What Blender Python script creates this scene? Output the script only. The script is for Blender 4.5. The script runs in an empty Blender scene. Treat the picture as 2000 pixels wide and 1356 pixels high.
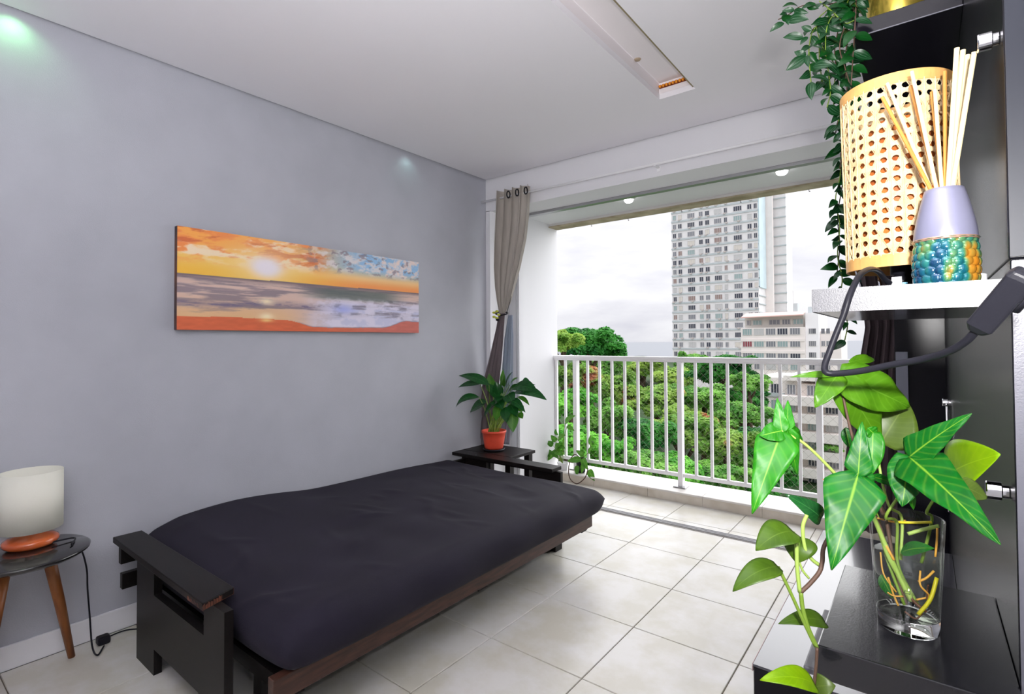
import bpy, bmesh, math, random
import numpy as np
from mathutils import Vector, Matrix, Quaternion
sc = bpy.context.scene
COL = sc.collection
rnd = random.Random(7)
nrng = np.random.default_rng(11)

# ------------------------------------------------------------------ camera
FPX, CY, YAW, PITCH, ROLL, CAMZ = 1025.03, 648.40, .66446, .01904, -.00544, 1.2739
F = Vector((-math.sin(YAW)*math.cos(PITCH), math.cos(YAW)*math.cos(PITCH), math.sin(PITCH)))
R0 = Vector((math.cos(YAW), math.sin(YAW), 0)); U0 = R0.cross(F)
RR = R0*math.cos(ROLL)+U0*math.sin(ROLL); UU = -R0*math.sin(ROLL)+U0*math.cos(ROLL)
CAM = Vector((0, 0, CAMZ))
cd = bpy.data.cameras.new('camera'); cam = bpy.data.objects.new('camera', cd); COL.objects.link(cam)
cam.matrix_world = Matrix(((RR.x, UU.x, -F.x, 0), (RR.y, UU.y, -F.y, 0), (RR.z, UU.z, -F.z, CAMZ), (0, 0, 0, 1)))
cd.sensor_width = 36; cd.lens = FPX/2000*36; cd.shift_y = -(678-CY)/2000
cd.clip_start = .02; cd.clip_end = 60000
sc.camera = cam
# a pixel of the 2000x1356 photograph turned into a point of the room on a known plane
def ray(u, v): return F+RR*((u-1000)/FPX)-UU*((v-CY)/FPX)
def atx(u, v, x): d = ray(u, v); return CAM+d*(x/d.x)
def aty(u, v, y): d = ray(u, v); return CAM+d*(y/d.y)
def atz(u, v, z): d = ray(u, v); return CAM+d*((z-CAMZ)/d.z)
def atd(u, v, z): return CAM+ray(u, v)*z

# ------------------------------------------------------------------ world, lights, exposure
sc.view_settings.view_transform = 'Standard'; sc.view_settings.look = 'None'
sc.view_settings.gamma = 1; sc.view_settings.use_curve_mapping = False
sc.view_settings.exposure = 0.36
sc.cycles.use_denoising = True
sc.cycles.max_bounces = 10; sc.cycles.diffuse_bounces = 6; sc.cycles.transparent_max_bounces = 12
w = bpy.data.worlds.new('overcast_sky'); sc.world = w; w.use_nodes = True
nt = w.node_tree; N = nt.nodes; L = nt.links
bg = N['Background']
tc = N.new('ShaderNodeTexCoord'); mp = N.new('ShaderNodeMapping'); mp.inputs['Scale'].default_value = (2.2, 2.2, 7.5)
mp.inputs['Location'].default_value = (1.3, .4, .2)
no = N.new('ShaderNodeTexNoise'); no.inputs['Scale'].default_value = 1.6; no.inputs['Detail'].default_value = 7; no.inputs['Roughness'].default_value = .52
rp = N.new('ShaderNodeValToRGB'); rp.color_ramp.elements[0].position = .36; rp.color_ramp.elements[0].color = (.70, .70, .77, 1)
rp.color_ramp.elements[1].position = .56; rp.color_ramp.elements[1].color = (.90, .90, .93, 1)
L.new(tc.outputs['Generated'], mp.inputs[0]); L.new(mp.outputs[0], no.inputs[0]); L.new(no.outputs[0], rp.inputs[0]); sx = N.new('ShaderNodeSeparateXYZ'); L.new(tc.outputs['Generated'], sx.inputs[0])
ma = N.new('ShaderNodeMath'); ma.operation = 'MULTIPLY_ADD'; ma.use_clamp = False; ma.inputs[1].default_value = 1.3; ma.inputs[2].default_value = 1.0
mm = N.new('ShaderNodeMath'); mm.operation = 'MAXIMUM'; mm.inputs[1].default_value = 0; L.new(sx.outputs[2], mm.inputs[0]); L.new(mm.outputs[0], ma.inputs[0])
vm = N.new('ShaderNodeVectorMath'); vm.operation = 'SCALE'; L.new(rp.outputs[0], vm.inputs[0]); L.new(ma.outputs[0], vm.inputs['Scale']); L.new(vm.outputs[0], bg.inputs[0])
bg.inputs[1].default_value = .80

def light(name, kind, loc, power, color=(1, 1, 1), size=.1, target=None, **kw):
    ld = bpy.data.lights.new(name, kind); ld.energy = power; ld.color = color
    if kind == 'AREA': ld.shape = 'DISK'; ld.size = size
    else: ld.shadow_soft_size = size
    for k, v in kw.items(): setattr(ld, k, v)
    o = bpy.data.objects.new(name, ld); COL.objects.link(o); o.location = loc
    if target is not None: o.rotation_euler = (Vector(target)-Vector(loc)).to_track_quat('-Z', 'Y').to_euler()
    return o
flash_pos = CAM+RR*.085+UU*.15
light('camera_flash', 'SPOT', flash_pos, 50, (1, .98, .97), .022, flash_pos+F+RR*.22, spot_size=1.95, spot_blend=.9)
light('added_fill', 'AREA', (-.36, -.22, 1.65), 50, (1, .985, .99), .9, (-.36, -.1, 3))  # unseen fill added to lift the ceiling and room, no lamp known here
light('overcast_sun', 'SUN', (0, 30, 30), 4.0, (1, 1, 1), .1, (-3.0, 20, 22), angle=1.75)
light('cove_lamp_near', 'SPOT', (-2.79, .40, 2.605), 1.5, (.36, 1, .42), .02, (-2.86, .42, 2.1), spot_size=2.4, spot_blend=1)
light('cove_lamp_far', 'SPOT', (-2.79, 2.44, 2.605), .32, (.6, 1, .92), .02, (-2.86, 2.44, 2.1), spot_size=2.2, spot_blend=1)

# ------------------------------------------------------------------ helpers
def wpos(o):
    p = Vector((0, 0, 0))
    while o is not None: p += o.location; o = o.parent
    return p
class MB:
    def __init__(s): s.v = []; s.f = []; s.uv = None
    def add(s, vs, fs):
        n = len(s.v); s.v += [tuple(p) for p in vs]; s.f += [tuple(i+n for i in q) for q in fs]; return s
    def box(s, x0, y0, z0, x1, y1, z1):
        x0, x1 = min(x0, x1), max(x0, x1); y0, y1 = min(y0, y1), max(y0, y1); z0, z1 = min(z0, z1), max(z0, z1)
        return s.add([(x0, y0, z0), (x1, y0, z0), (x1, y1, z0), (x0, y1, z0), (x0, y0, z1), (x1, y0, z1), (x1, y1, z1), (x0, y1, z1)],
                     [(0, 3, 2, 1), (4, 5, 6, 7), (0, 1, 5, 4), (1, 2, 6, 5), (2, 3, 7, 6), (3, 0, 4, 7)])
    def tube(s, pts, r, n=8, flat=None):
        pts = [Vector(p) for p in pts]; m = len(pts); vs = []; fs = []
        up = None
        for i, p in enumerate(pts):
            t = (pts[min(i+1, m-1)]-pts[max(i-1, 0)]).normalized()
            if up is None:
                up = Vector((0, 0, 1)) if abs(t.z) < .9 else Vector((1, 0, 0))
            a = t.cross(up)
            if a.length < 1e-4: a = t.cross(Vector((1, .3, .2)))
            a.normalize(); b = a.cross(t).normalized(); up = b
            rr = r(i/(m-1)) if callable(r) else (r[i] if isinstance(r, (list, tuple)) else r)
            for k in range(n):
                an = 2*math.pi*k/n
                vs.append(p+a*math.cos(an)*rr+b*math.sin(an)*rr*(flat or 1))
        for i in range(m-1):
            for k in range(n):
                fs.append((i*n+k, i*n+(k+1) % n, (i+1)*n+(k+1) % n, (i+1)*n+k))
        fs.append(tuple(range(n-1, -1, -1))); fs.append(tuple((m-1)*n+k for k in range(n)))
        return s.add(vs, fs)
    def lathe(s, prof, c, n=32, closed=False):
        c = Vector(c); vs = []; fs = []; m = len(prof)
        for r, z in prof:
            for k in range(n):
                a = 2*math.pi*k/n; vs.append((c.x+r*math.cos(a), c.y+r*math.sin(a), c.z+z))
        for i in range(m-1 if not closed else m):
            j = (i+1) % m
            for k in range(n): fs.append((i*n+k, i*n+(k+1) % n, j*n+(k+1) % n, j*n+k))
        return s.add(vs, fs)
    def poly(s, pts2, f0, f1):
        # prism between two mapped copies of a 2-D outline
        n = len(pts2); a = [f0(p) for p in pts2]; b = [f1(p) for p in pts2]
        return s.add(a+b, [tuple(range(n-1, -1, -1)), tuple(range(n, 2*n))]+[(i, (i+1) % n, n+(i+1) % n, n+i) for i in range(n)])
    def grid(s, fn, nu, nv, uv=False):
        vs = [fn(i/(nu-1), j/(nv-1)) for j in range(nv) for i in range(nu)]
        fs = [(j*nu+i, j*nu+i+1, (j+1)*nu+i+1, (j+1)*nu+i) for j in range(nv-1) for i in range(nu-1)]
        if uv:
            if s.uv is None: s.uv = []
            s.uv += [(i/(nu-1), j/(nv-1)) for j in range(nv) for i in range(nu)]
        return s.add(vs, fs)
    def mesh(s, name, off=Vector((0, 0, 0)), smooth=False):
        me = bpy.data.meshes.new(name)
        me.from_pydata([(p[0]-off[0], p[1]-off[1], p[2]-off[2]) for p in s.v], [], s.f)
        if s.uv:
            l = me.uv_layers.new(name='UVMap'); idx = np.zeros(len(me.loops), dtype=np.int32); me.loops.foreach_get('vertex_index', idx)
            l.data.foreach_set('uv', np.array(s.uv, dtype=np.float32)[idx].ravel())
        if smooth: me.polygons.foreach_set('use_smooth', [True]*len(me.polygons))
        me.update(); return me
    def build(s, name, mat, parent=None, smooth=False, bevel=0, solid=0, seg=2, sub=0, fixn=False):
        off = wpos(parent) if parent else Vector((0, 0, 0))
        me = s.mesh(name, off, smooth)
        if fixn:
            bm = bmesh.new(); bm.from_mesh(me); bmesh.ops.recalc_face_normals(bm, faces=bm.faces); bm.to_mesh(me); bm.free()
        me.materials.append(mat)
        o = bpy.data.objects.new(name, me); COL.objects.link(o)
        if parent: o.parent = parent
        if solid:
            m = o.modifiers.new('thickness', 'SOLIDIFY'); m.thickness = solid; m.offset = 0
        if bevel:
            m = o.modifiers.new('bevel', 'BEVEL'); m.width = bevel; m.segments = seg; m.limit_method = 'ANGLE'; m.angle_limit = .6
        if sub:
            m = o.modifiers.new('sub', 'SUBSURF'); m.levels = sub; m.render_levels = sub
        if smooth and (bevel): pass
        return o
def tag(o, label=None, cat=None, group=None, kind=None):
    if label: o['label'] = label
    if cat: o['category'] = cat
    if group: o['group'] = group
    if kind: o['kind'] = kind
    return o
def thing(name, loc, label, cat, group=None):
    o = bpy.data.objects.new(name, None); COL.objects.link(o); o.location = loc; o.empty_display_size = .05
    return tag(o, label, cat, group)
def struct(name, mb, mat, parent=None, **k):
    o = mb.build(name, mat, parent, **k)
    if not parent: o['kind'] = 'structure'
    return o
def inst(name, me, mat, parent, loc, rot=None, scale=None, M=None):
    o = bpy.data.objects.new(name, me); COL.objects.link(o)
    if parent: o.parent = parent
    off = wpos(parent) if parent else Vector((0, 0, 0))
    if M is not None:
        M = M.copy(); M.translation = M.translation-off; o.matrix_local = M
    else:
        o.location = Vector(loc)-off
        if rot: o.rotation_euler = rot
        if scale: o.scale = scale
    if mat is not None:
        o.material_slots[0].link = 'OBJECT'; o.material_slots[0].material = mat
    return o
def lin(r, g, b):
    f = lambda c: (c/255)/12.92 if c/255 <= .04045 else ((c/255+.055)/1.055)**2.4
    return (f(r), f(g), f(b), 1)
def mat(name, col, rough=.5, metal=0, noise=0, nscale=20, bump=0, bscale=200, spec=.5, coat=0, trans=0, ior=1.45, col2=None, sheen=0, stretch=None, emit=None, translucent=0):
    m = bpy.data.materials.new(name); m.use_nodes = True; nt = m.node_tree; N = nt.nodes; L = nt.links
    b = N['Principled BSDF']; col = tuple(col)+((1,) if len(col) == 3 else ())
    b.inputs['Base Color'].default_value = col; b.inputs['Roughness'].default_value = rough; b.inputs['Metallic'].default_value = metal
    b.inputs['Specular IOR Level'].default_value = spec; b.inputs['Coat Weight'].default_value = coat; b.inputs['Coat Roughness'].default_value = .08
    b.inputs['Transmission Weight'].default_value = trans; b.inputs['IOR'].default_value = ior
    if sheen: b.inputs['Sheen Weight'].default_value = sheen
    if emit: b.inputs['Emission Color'].default_value = emit[0]; b.inputs['Emission Strength'].default_value = emit[1]
    tc = N.new('ShaderNodeTexCoord'); src = tc.outputs['Object']
    if stretch:
        mp = N.new('ShaderNodeMapping'); mp.inputs['Scale'].default_value = stretch; L.new(src, mp.inputs[0]); src = mp.outputs[0]
    if noise or col2:
        n = N.new('ShaderNodeTexNoise'); n.inputs['Scale'].default_value = nscale; n.inputs['Detail'].default_value = 5; L.new(src, n.inputs[0])
        r = N.new('ShaderNodeValToRGB'); r.color_ramp.elements[0].position = .35; r.color_ramp.elements[1].position = .65
        c2 = col2 or tuple(min(1, c*(1+noise)) for c in col[:3])+(1,)
        c1 = col if col2 else tuple(c*(1-noise) for c in col[:3])+(1,)
        r.color_ramp.elements[0].color = c1; r.color_ramp.elements[1].color = c2
        L.new(n.outputs[0], r.inputs[0]); L.new(r.outputs[0], b.inputs['Base Color'])
    if bump:
        n = N.new('ShaderNodeTexNoise'); n.inputs['Scale'].default_value = bscale; n.inputs['Detail'].default_value = 3; L.new(src, n.inputs[0])
        bp = N.new('ShaderNodeBump'); bp.inputs['Strength'].default_value = bump; bp.inputs['Distance'].default_value = .002
        L.new(n.outputs[0], bp.inputs['Height']); L.new(bp.outputs[0], b.inputs['Normal'])
    if translucent:
        t = N.new('ShaderNodeBsdfTranslucent'); t.inputs[0].default_value = col; mx = N.new('ShaderNodeMixShader'); mx.inputs[0].default_value = translucent
        out = N['Material Output']; L.new(b.outputs[0], mx.inputs[1]); L.new(t.outputs[0], mx.inputs[2]); L.new(mx.outputs[0], out.inputs[0])
        if noise or col2: L.new(r.outputs[0], t.inputs[0])
    return m
def smooth01(x): x = max(0, min(1, x)); return x*x*(3-2*x)
def catmull(pts, per=6):
    pts = [Vector(p) for p in pts]; out = []
    P = [pts[0]*2-pts[1]]+pts+[pts[-1]*2-pts[-2]]
    for i in range(1, len(P)-2):
        for k in range(per):
            t = k/per; a, b, c, d = P[i-1], P[i], P[i+1], P[i+2]
            out.append(.5*((2*b)+(c-a)*t+(2*a-5*b+4*c-d)*t*t+(3*b-a-3*c+d)*t**3))
    out.append(pts[-1]); return out

# ------------------------------------------------------------------ materials
M_wall_grey = mat('grey_wall_paint', (.445, .455, .505), .6, noise=.04, nscale=3, bump=.25, bscale=260)
M_white_wall = mat('white_wall_paint', (.76, .76, .79), .6, bump=.1, bscale=150)
M_ceiling = mat('ceiling_paint', (.83, .815, .855), .7, bump=.08, bscale=120)
M_ext_white = mat('balcony_paint', (.74, .74, .765), .6, bump=.15, bscale=90)
M_dark_gap = mat('shadow_gap', (.03, .03, .03), .8)
M_beam_under = mat('stained_beam_plaster', lin(196, 184, 160), .8, col2=lin(150, 138, 112), nscale=6, bump=.4, bscale=60)
M_grout = mat('grout', lin(120, 112, 100), .8)
M_track = mat('anodised_track', (.42, .42, .44), .35, .7)
M_base = mat('baseboard_paint', (.80, .80, .83), .45)
M_blackwood = mat('black_stained_wood', (.0065, .006, .006), .42, nscale=14, stretch=(1, 12, 12), bump=.1, bscale=60, col2=(.011, .008, .0075, 1), spec=.2)
M_railwood = mat('worn_brown_wood', (.035, .016, .011), .45, col2=(.075, .03, .02, 1), nscale=9, stretch=(8, 1, 8))
M_wornedge = mat('worn_wood_edge', lin(120, 66, 46), .6, col2=(.02, .014, .012, 1), nscale=26)
M_mattress = mat('navy_cotton', (.0085, .0062, .017), .85, noise=.12, nscale=5, bump=.3, bscale=420)
M_lacquer = mat('black_textured_laminate', (.008, .008, .011), .22, bump=.06, bscale=420, spec=.6, coat=.4)
M_lacquer_smooth = mat('black_gloss_laminate', (.007, .0065, .010), .18, spec=.25, bump=.05, bscale=400)
M_panel = mat('black_satin_panel', (.006, .006, .009), .26, spec=.3, bump=.06, bscale=500)
M_grey_panel = mat('pale_edge_band', (.11, .11, .135), .35, spec=.6, bump=.1, bscale=600)
M_shelfedge = mat('silver_edge_band', (.06, .06, .07), .40, bump=.1, bscale=900, spec=.9)
M_shelfunder = mat('shelf_underside', (.30, .29, .30), .5)
M_chrome = mat('chrome', (.85, .85, .87), .08, 1)
M_rail_paint = mat('white_aluminium', (.88, .87, .88), .35)
M_curb = mat('cream_stone', lin(222, 214, 202), .5, col2=lin(205, 195, 180), nscale=8)
M_curbtop = mat('pale_stone_cap', lin(226, 222, 218), .35, noise=.06, nscale=9)
M_rattan = mat('woven_cane', lin(214, 184, 134), .5, col2=lin(226, 202, 160), nscale=90, bump=.5, bscale=500, translucent=.15)
M_rattanrim = mat('cane_rim', lin(198, 150, 88), .5, noise=.1, nscale=40)
M_reed = mat('pale_reed', lin(232, 208, 160), .55, noise=.08, nscale=60, stretch=(1, 1, .1))
M_reed_dark = mat('soaked_reed', lin(196, 132, 62), .5, noise=.1, nscale=60, stretch=(1, 1, .1))
M_silver = mat('satin_lilac_silver', lin(136, 136, 160), .28, .35)
M_cable = mat('black_rubber', (.012, .012, .017), .42, spec=.2)
M_terracotta = mat('terracotta_pot', lin(226, 80, 56), .5, noise=.06, nscale=18)
M_soil = mat('soil', (.03, .02, .012), .9)
M_gold = mat('gold_pot', lin(214, 188, 84), .22, .85, bump=.1, bscale=30)
M_shade = mat('cream_fabric', lin(246, 245, 234), .75, bump=.3, bscale=500, translucent=.25)
M_orangewood = mat('polished_orange_wood', lin(212, 106, 54), .22, col2=lin(188, 84, 40), nscale=7, coat=.6)
M_legwood = mat('honey_wood', lin(150, 92, 48), .4, col2=lin(118, 66, 32), nscale=8, stretch=(6, 6, 1))
M_tabletop = mat('black_tabletop', (.014, .013, .014), .14, coat=.5)
M_curtain = mat('taupe_linen', lin(182, 175, 167), .85, noise=.08, nscale=30, bump=.25, bscale=600, stretch=(1, 1, .15), translucent=.12)
M_curtain_tail = mat('mauve_grey_linen', lin(122, 110, 114), .85, noise=.12, nscale=30, stretch=(1, 1, .1), translucent=.2)
M_curtain_dark = mat('dark_mauve_curtain', lin(84, 72, 76), .85, noise=.12, nscale=30, stretch=(1, 1, .1), translucent=.2)
M_curtain_back = mat('blue_grey_lining', lin(166, 176, 192), .8, noise=.1, nscale=30, stretch=(1, 1, .1), translucent=.2)
M_lamp_on = mat('lit_lamp', (1, 1, 1), .4, emit=((1, 1, 1, 1), 6))
M_rod = mat('white_rod', (.86, .86, .88), .4)
M_yellow = mat('yellow_felt', lin(196, 200, 70), .7)
M_stem = mat('green_stem', lin(112, 140, 48), .5)
M_stem_dark = mat('brown_stem', lin(84, 62, 50), .6)
M_stem_pale = mat('pale_green_stem', lin(150, 176, 84), .45)
M_root = mat('orange_root', lin(206, 150, 60), .5)
M_root_dark = mat('dark_root', lin(92, 54, 36), .5)
M_root_yellow = mat('yellow_cut_stem', lin(204, 190, 40), .4)
def thin_glass(name, tint, amt, rough=.0):
    m = bpy.data.materials.new(name); m.use_nodes = True; nt = m.node_tree; N = nt.nodes; L = nt.links
    t = N.new('ShaderNodeBsdfTransparent'); t.inputs[0].default_value = tint; g = N.new('ShaderNodeBsdfGlossy'); g.inputs['Roughness'].default_value = rough
    lw = N.new('ShaderNodeLayerWeight'); lw.inputs[0].default_value = .5; pw = N.new('ShaderNodeMath'); pw.operation = 'POWER'; pw.inputs[1].default_value = 4; fr = N.new('ShaderNodeMath'); fr.operation = 'MULTIPLY_ADD'; fr.inputs[1].default_value = amt; fr.inputs[2].default_value = .03; mx = N.new('ShaderNodeMixShader')
    L.new(lw.outputs['Facing'], pw.inputs[0]); L.new(pw.outputs[0], fr.inputs[0]); L.new(fr.outputs[0], mx.inputs[0]); L.new(t.outputs[0], mx.inputs[1]); L.new(g.outputs[0], mx.inputs[2]); L.new(mx.outputs[0], N['Material Output'].inputs[0])
    return m
M_thin = thin_glass('thin_clear_glass', (.98, .99, .98, 1), .55, .02)
M_glass = mat('clear_glass', (1, 1, 1), .0, trans=1, ior=1.45)
M_water = thin_glass('water', (.96, .98, .94, 1), .25)

def leaf_mat(name, base, vein, dark=None, vw=.06, side=.35, trans=.2, rough=.32, band=0):
    m = bpy.data.materials.new(name); m.use_nodes = True; nt = m.node_tree; N = nt.nodes; L = nt.links; b = N['Principled BSDF']
    uv = N.new('ShaderNodeUVMap'); sp = N.new('ShaderNodeSeparateXYZ'); L.new(uv.outputs[0], sp.inputs[0])
    def mth(op, a, c=None, clamp=False):
        n = N.new('ShaderNodeMath'); n.operation = op; n.use_clamp = clamp
        for i, q in enumerate((a, c)):
            if q is None: continue
            if isinstance(q, (int, float)): n.inputs[i].default_value = q
            else: L.new(q, n.inputs[i])
        return n.outputs[0]
    au = mth('MULTIPLY', mth('ABSOLUTE', mth('SUBTRACT', sp.outputs[0], .5)), 2.)
    mid = mth('SUBTRACT', 1., mth('DIVIDE', au, vw), True)
    ph = mth('SUBTRACT', mth('MULTIPLY', sp.outputs[1], 9.), mth('MULTIPLY', au, 1.8))
    sv = mth('MULTIPLY', mth('POWER', mth('ABSOLUTE', mth('SINE', mth('MULTIPLY', ph, 3.1416))), 14.), side)
    mask = mth('MAXIMUM', mid, sv, True)
    if band:
        bd = mth('SUBTRACT', 1., mth('DIVIDE', mth('ABSOLUTE', mth('SUBTRACT', au, .5)), .14), True)
        mask = mth('MAXIMUM', mask, mth('MULTIPLY', bd, band), True)
    tc = N.new('ShaderNodeTexCoord'); n = N.new('ShaderNodeTexNoise'); n.inputs['Scale'].default_value = 45; L.new(tc.outputs['Object'], n.inputs[0])
    m1 = N.new('ShaderNodeMixRGB'); m1.inputs[1].default_value = base; m1.inputs[2].default_value = dark or tuple(c*.6 for c in base[:3])+(1,)
    L.new(mth('MULTIPLY', mth('SUBTRACT', n.outputs[0], .35), 2.2, True), m1.inputs[0])
    m2 = N.new('ShaderNodeMixRGB'); L.new(mask, m2.inputs[0]); L.new(m1.outputs[0], m2.inputs[1]); m2.inputs[2].default_value = vein
    L.new(m2.outputs[0], b.inputs['Base Color']); b.inputs['Roughness'].default_value = rough; b.inputs['Specular IOR Level'].default_value = .28
    t = N.new('ShaderNodeBsdfTranslucent'); L.new(m2.outputs[0], t.inputs[0]); mx = N.new('ShaderNodeMixShader'); mx.inputs[0].default_value = trans
    L.new(b.outputs[0], mx.inputs[1]); L.new(t.outputs[0], mx.inputs[2]); L.new(mx.outputs[0], N['Material Output'].inputs[0])
    return m
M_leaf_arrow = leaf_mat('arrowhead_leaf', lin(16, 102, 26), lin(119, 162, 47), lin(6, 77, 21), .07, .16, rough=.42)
M_leaf_arrow_lit = leaf_mat('arrowhead_leaf_lit', lin(38, 124, 15), lin(122, 175, 55), lin(20, 98, 15), .07, .10, rough=.42)  # brighter copy of the arrowhead leaf, its lit look put into the colour
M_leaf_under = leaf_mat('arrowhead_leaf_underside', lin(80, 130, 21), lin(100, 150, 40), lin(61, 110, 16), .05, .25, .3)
M_leaf_pothos = leaf_mat('pothos_leaf', lin(69, 97, 23), lin(89, 115, 41), lin(49, 77, 16), .05, .12)
M_leaf_lime = leaf_mat('lime_pothos_leaf', lin(133, 173, 11), lin(151, 189, 31), lin(111, 154, 10), .04, .15, .3)
M_leaf_olive = leaf_mat('olive_pothos_leaf', lin(84, 105, 38), lin(100, 120, 52), lin(66, 87, 26), .05, .2, .3)
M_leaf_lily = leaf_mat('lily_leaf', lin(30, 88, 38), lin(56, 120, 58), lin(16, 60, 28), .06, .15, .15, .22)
M_leaf_lily_lit = leaf_mat('lily_leaf_lit', lin(70, 128, 36), lin(110, 158, 66), lin(48, 104, 30), .06, .15, .3, .3)  # lily leaf colour lightened so that these leaves look lit
M_leaf_vine = leaf_mat('striped_vine_leaf', lin(12, 62, 26), lin(120, 150, 128), lin(6, 46, 18), .03, .0, .12, .3, band=.16)
M_leaf_vine_plain = leaf_mat('vine_leaf', lin(14, 72, 22), lin(30, 96, 34), lin(6, 46, 18), .03, .0, .12, .3)
M_leaf_small = leaf_mat('balcony_leaf', lin(90, 150, 48), lin(140, 180, 90), lin(50, 112, 36), .06, .2, .3)

# ------------------------------------------------------------------ room shell
XW, YE, ZC, XR, YB = -2.848, 3.291, 2.616, .13, -2.4
fl = struct('floor', MB().box(XW-.2, YB, -.06, .8, 4.52, -.006), M_grout)
def tile_mat():
    m = mat('ceramic_tile', (.66, .645, .615), .3, bump=.05, bscale=150); nt = m.node_tree; N = nt.nodes; L = nt.links; b = N['Principled BSDF']
    ge = N.new('ShaderNodeNewGeometry'); n = N.new('ShaderNodeTexNoise'); n.inputs['Scale'].default_value = 4.2; n.inputs['Detail'].default_value = 8; n.inputs['Roughness'].default_value = .62
    L.new(ge.outputs['Position'], n.inputs[0])
    r = N.new('ShaderNodeValToRGB'); r.color_ramp.elements[0].position = .40; r.color_ramp.elements[0].color = (.60, .575, .50, 1)
    r.color_ramp.elements[1].position = .60; r.color_ramp.elements[1].color = (.69, .675, .65, 1)
    L.new(n.outputs[0], r.inputs[0]); L.new(r.outputs[0], b.inputs['Base Color']); b.inputs['Roughness'].default_value = .28
    return m
M_tile = tile_mat()
_tm = {}
def tile(x0, y0, x1, y1, g=.0022):
    k = (round(x1-x0, 3), round(y1-y0, 3))
    if k not in _tm:
        hx, hy = k[0]/2-g, k[1]/2-g; e = .0016
        mb = MB(); mb.add([(-hx, -hy, -.012), (hx, -hy, -.012), (hx, hy, -.012), (-hx, hy, -.012), (-hx, -hy, -e), (hx, -hy, -e), (hx, hy, -e), (-hx, hy, -e),
                           (-hx+e, -hy+e, 0), (hx-e, -hy+e, 0), (hx-e, hy-e, 0), (-hx+e, hy-e, 0)],
                          [(0, 3, 2, 1), (0, 1, 5, 4), (1, 2, 6, 5), (2, 3, 7, 6), (3, 0, 4, 7), (4, 5, 9, 8), (5, 6, 10, 9), (6, 7, 11, 10), (7, 4, 8, 11), (8, 9, 10, 11)])
        _tm[k] = mb.mesh('floor_tile'); _tm[k].materials.append(M_tile)
    o = inst('floor_tile', _tm[k], None, fl, ((x0+x1)/2, (y0+y1)/2, rnd.uniform(-.0006, 0)))
    return o
XS = [-2.837, -2.387, -1.937, -1.487, -1.037, -.592, -.142, .13]
YS = [-.06, .39, .84, 1.29, 1.74, 2.19, 2.64, 3.09, 3.54]
for i in range(len(XS)-1):
    for j in range(len(YS)-1): tile(XS[i], YS[j], XS[i+1], YS[j+1])
    tile(XS[i], 3.61, XS[i+1], 3.685); tile(XS[i], 3.685, XS[i+1], 4.09)
for i in range(len(XS)-1):
    for j in range(4): tile(XS[i], -.51-.45*j, XS[i+1], -.06-.45*j)
struct('wall_left', MB().box(XW-.15, YB, -.05, XW, YE, ZC+.06), M_wall_grey)
struct('wall_back', MB().box(XW-.15, YB-.15, -.05, XR+.15, YB, ZC+.06), M_white_wall)
struct('wall_right', MB().box(XR, YB, -.05, XR+.15, 4.30, ZC+.06), M_white_wall)
# end pier, header beam over the balcony opening
struct('wall_end', MB().box(XW-.15, YE, -.05, XW+.045, 3.53, 2.36).box(XW-.15, YE, 2.355, XR, 3.55, ZC+.06), M_white_wall)
g = .018
ce = MB()
nx0, nx1, ny0, ny1, nd = -1.131, -.932, -1.6, 2.785, .088
ce.box(XW+g, YB, ZC, nx0, YE-g, ZC+.03); ce.box(nx1, YB, ZC, XR, YE-g, ZC+.03)
ce.box(nx0, ny1, ZC, nx1, YE-g, ZC+.03); ce.box(nx0, YB, ZC, nx1, ny0, ZC+.03)
cei = struct('ceiling', ce, M_ceiling)
struct('trim_1', MB().box(XW, YB, ZC+.02, XW+.03, YE, ZC+.05).box(XW, YE-.03, ZC+.02, XR, YE, ZC+.05), M_dark_gap)
M_niche = mat('niche_plaster', (.80, .76, .78), .7, bump=.2, bscale=30)
ni = MB(); t = .02
ni.box(nx0-t, ny0, ZC+.031, nx0-.0005, ny1, ZC+nd); ni.box(nx1+.0005, ny0, ZC+.031, nx1+t, ny1, ZC+nd)
ni.box(nx0, ny1+.0005, ZC+.031, nx1, ny1+t, ZC+nd); ni.box(nx0, ny0, ZC+nd, nx1, ny1, ZC+nd+t)
nic = ni.build('lighting_niche', M_niche, cei)
# perforated brass strip of beads at the end of the niche
be = MB()
for k in range(11):
    x = nx0+.008+k*(nx1-nx0-.016)/10
    be.lathe([(0, -.009), (.0065, -.0055), (.0088, 0), (.0065, .0055), (0, .009)], (x, ny1-.012, ZC+.066), 8)

M_bead = mat('amber_beads', lin(236, 150, 40), .3, .3)
tag(be.build('bead_strip', M_bead, smooth=True), 'string of amber beads across the end of the ceiling recess', 'beads')
MB().box(nx0+.001, ny1-.004, ZC+.057, nx1-.001, ny1-.001, ZC+.075).build('bead_backing', mat('rust_backing', lin(120, 52, 14), .7), cei)
ro = MB().box(nx1-.010, ny0, ZC+.004, nx1-.001, ny1-.02, ZC+.013)
ro.build('brass_edge', mat('dull_brass', lin(150, 136, 106), .5, .3), cei)
# brown stain on the niche roof, built as a thin disc
so = MB().lathe([(0, -.006), (.014, -.005), (.018, 0)], (atz(1245, 116, ZC+nd).x, atz(1245, 116, ZC+nd).y, ZC+nd), 20)
so.build('niche_stain', mat('stain_brown', lin(168, 150, 128), .7), cei, smooth=True)
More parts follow.
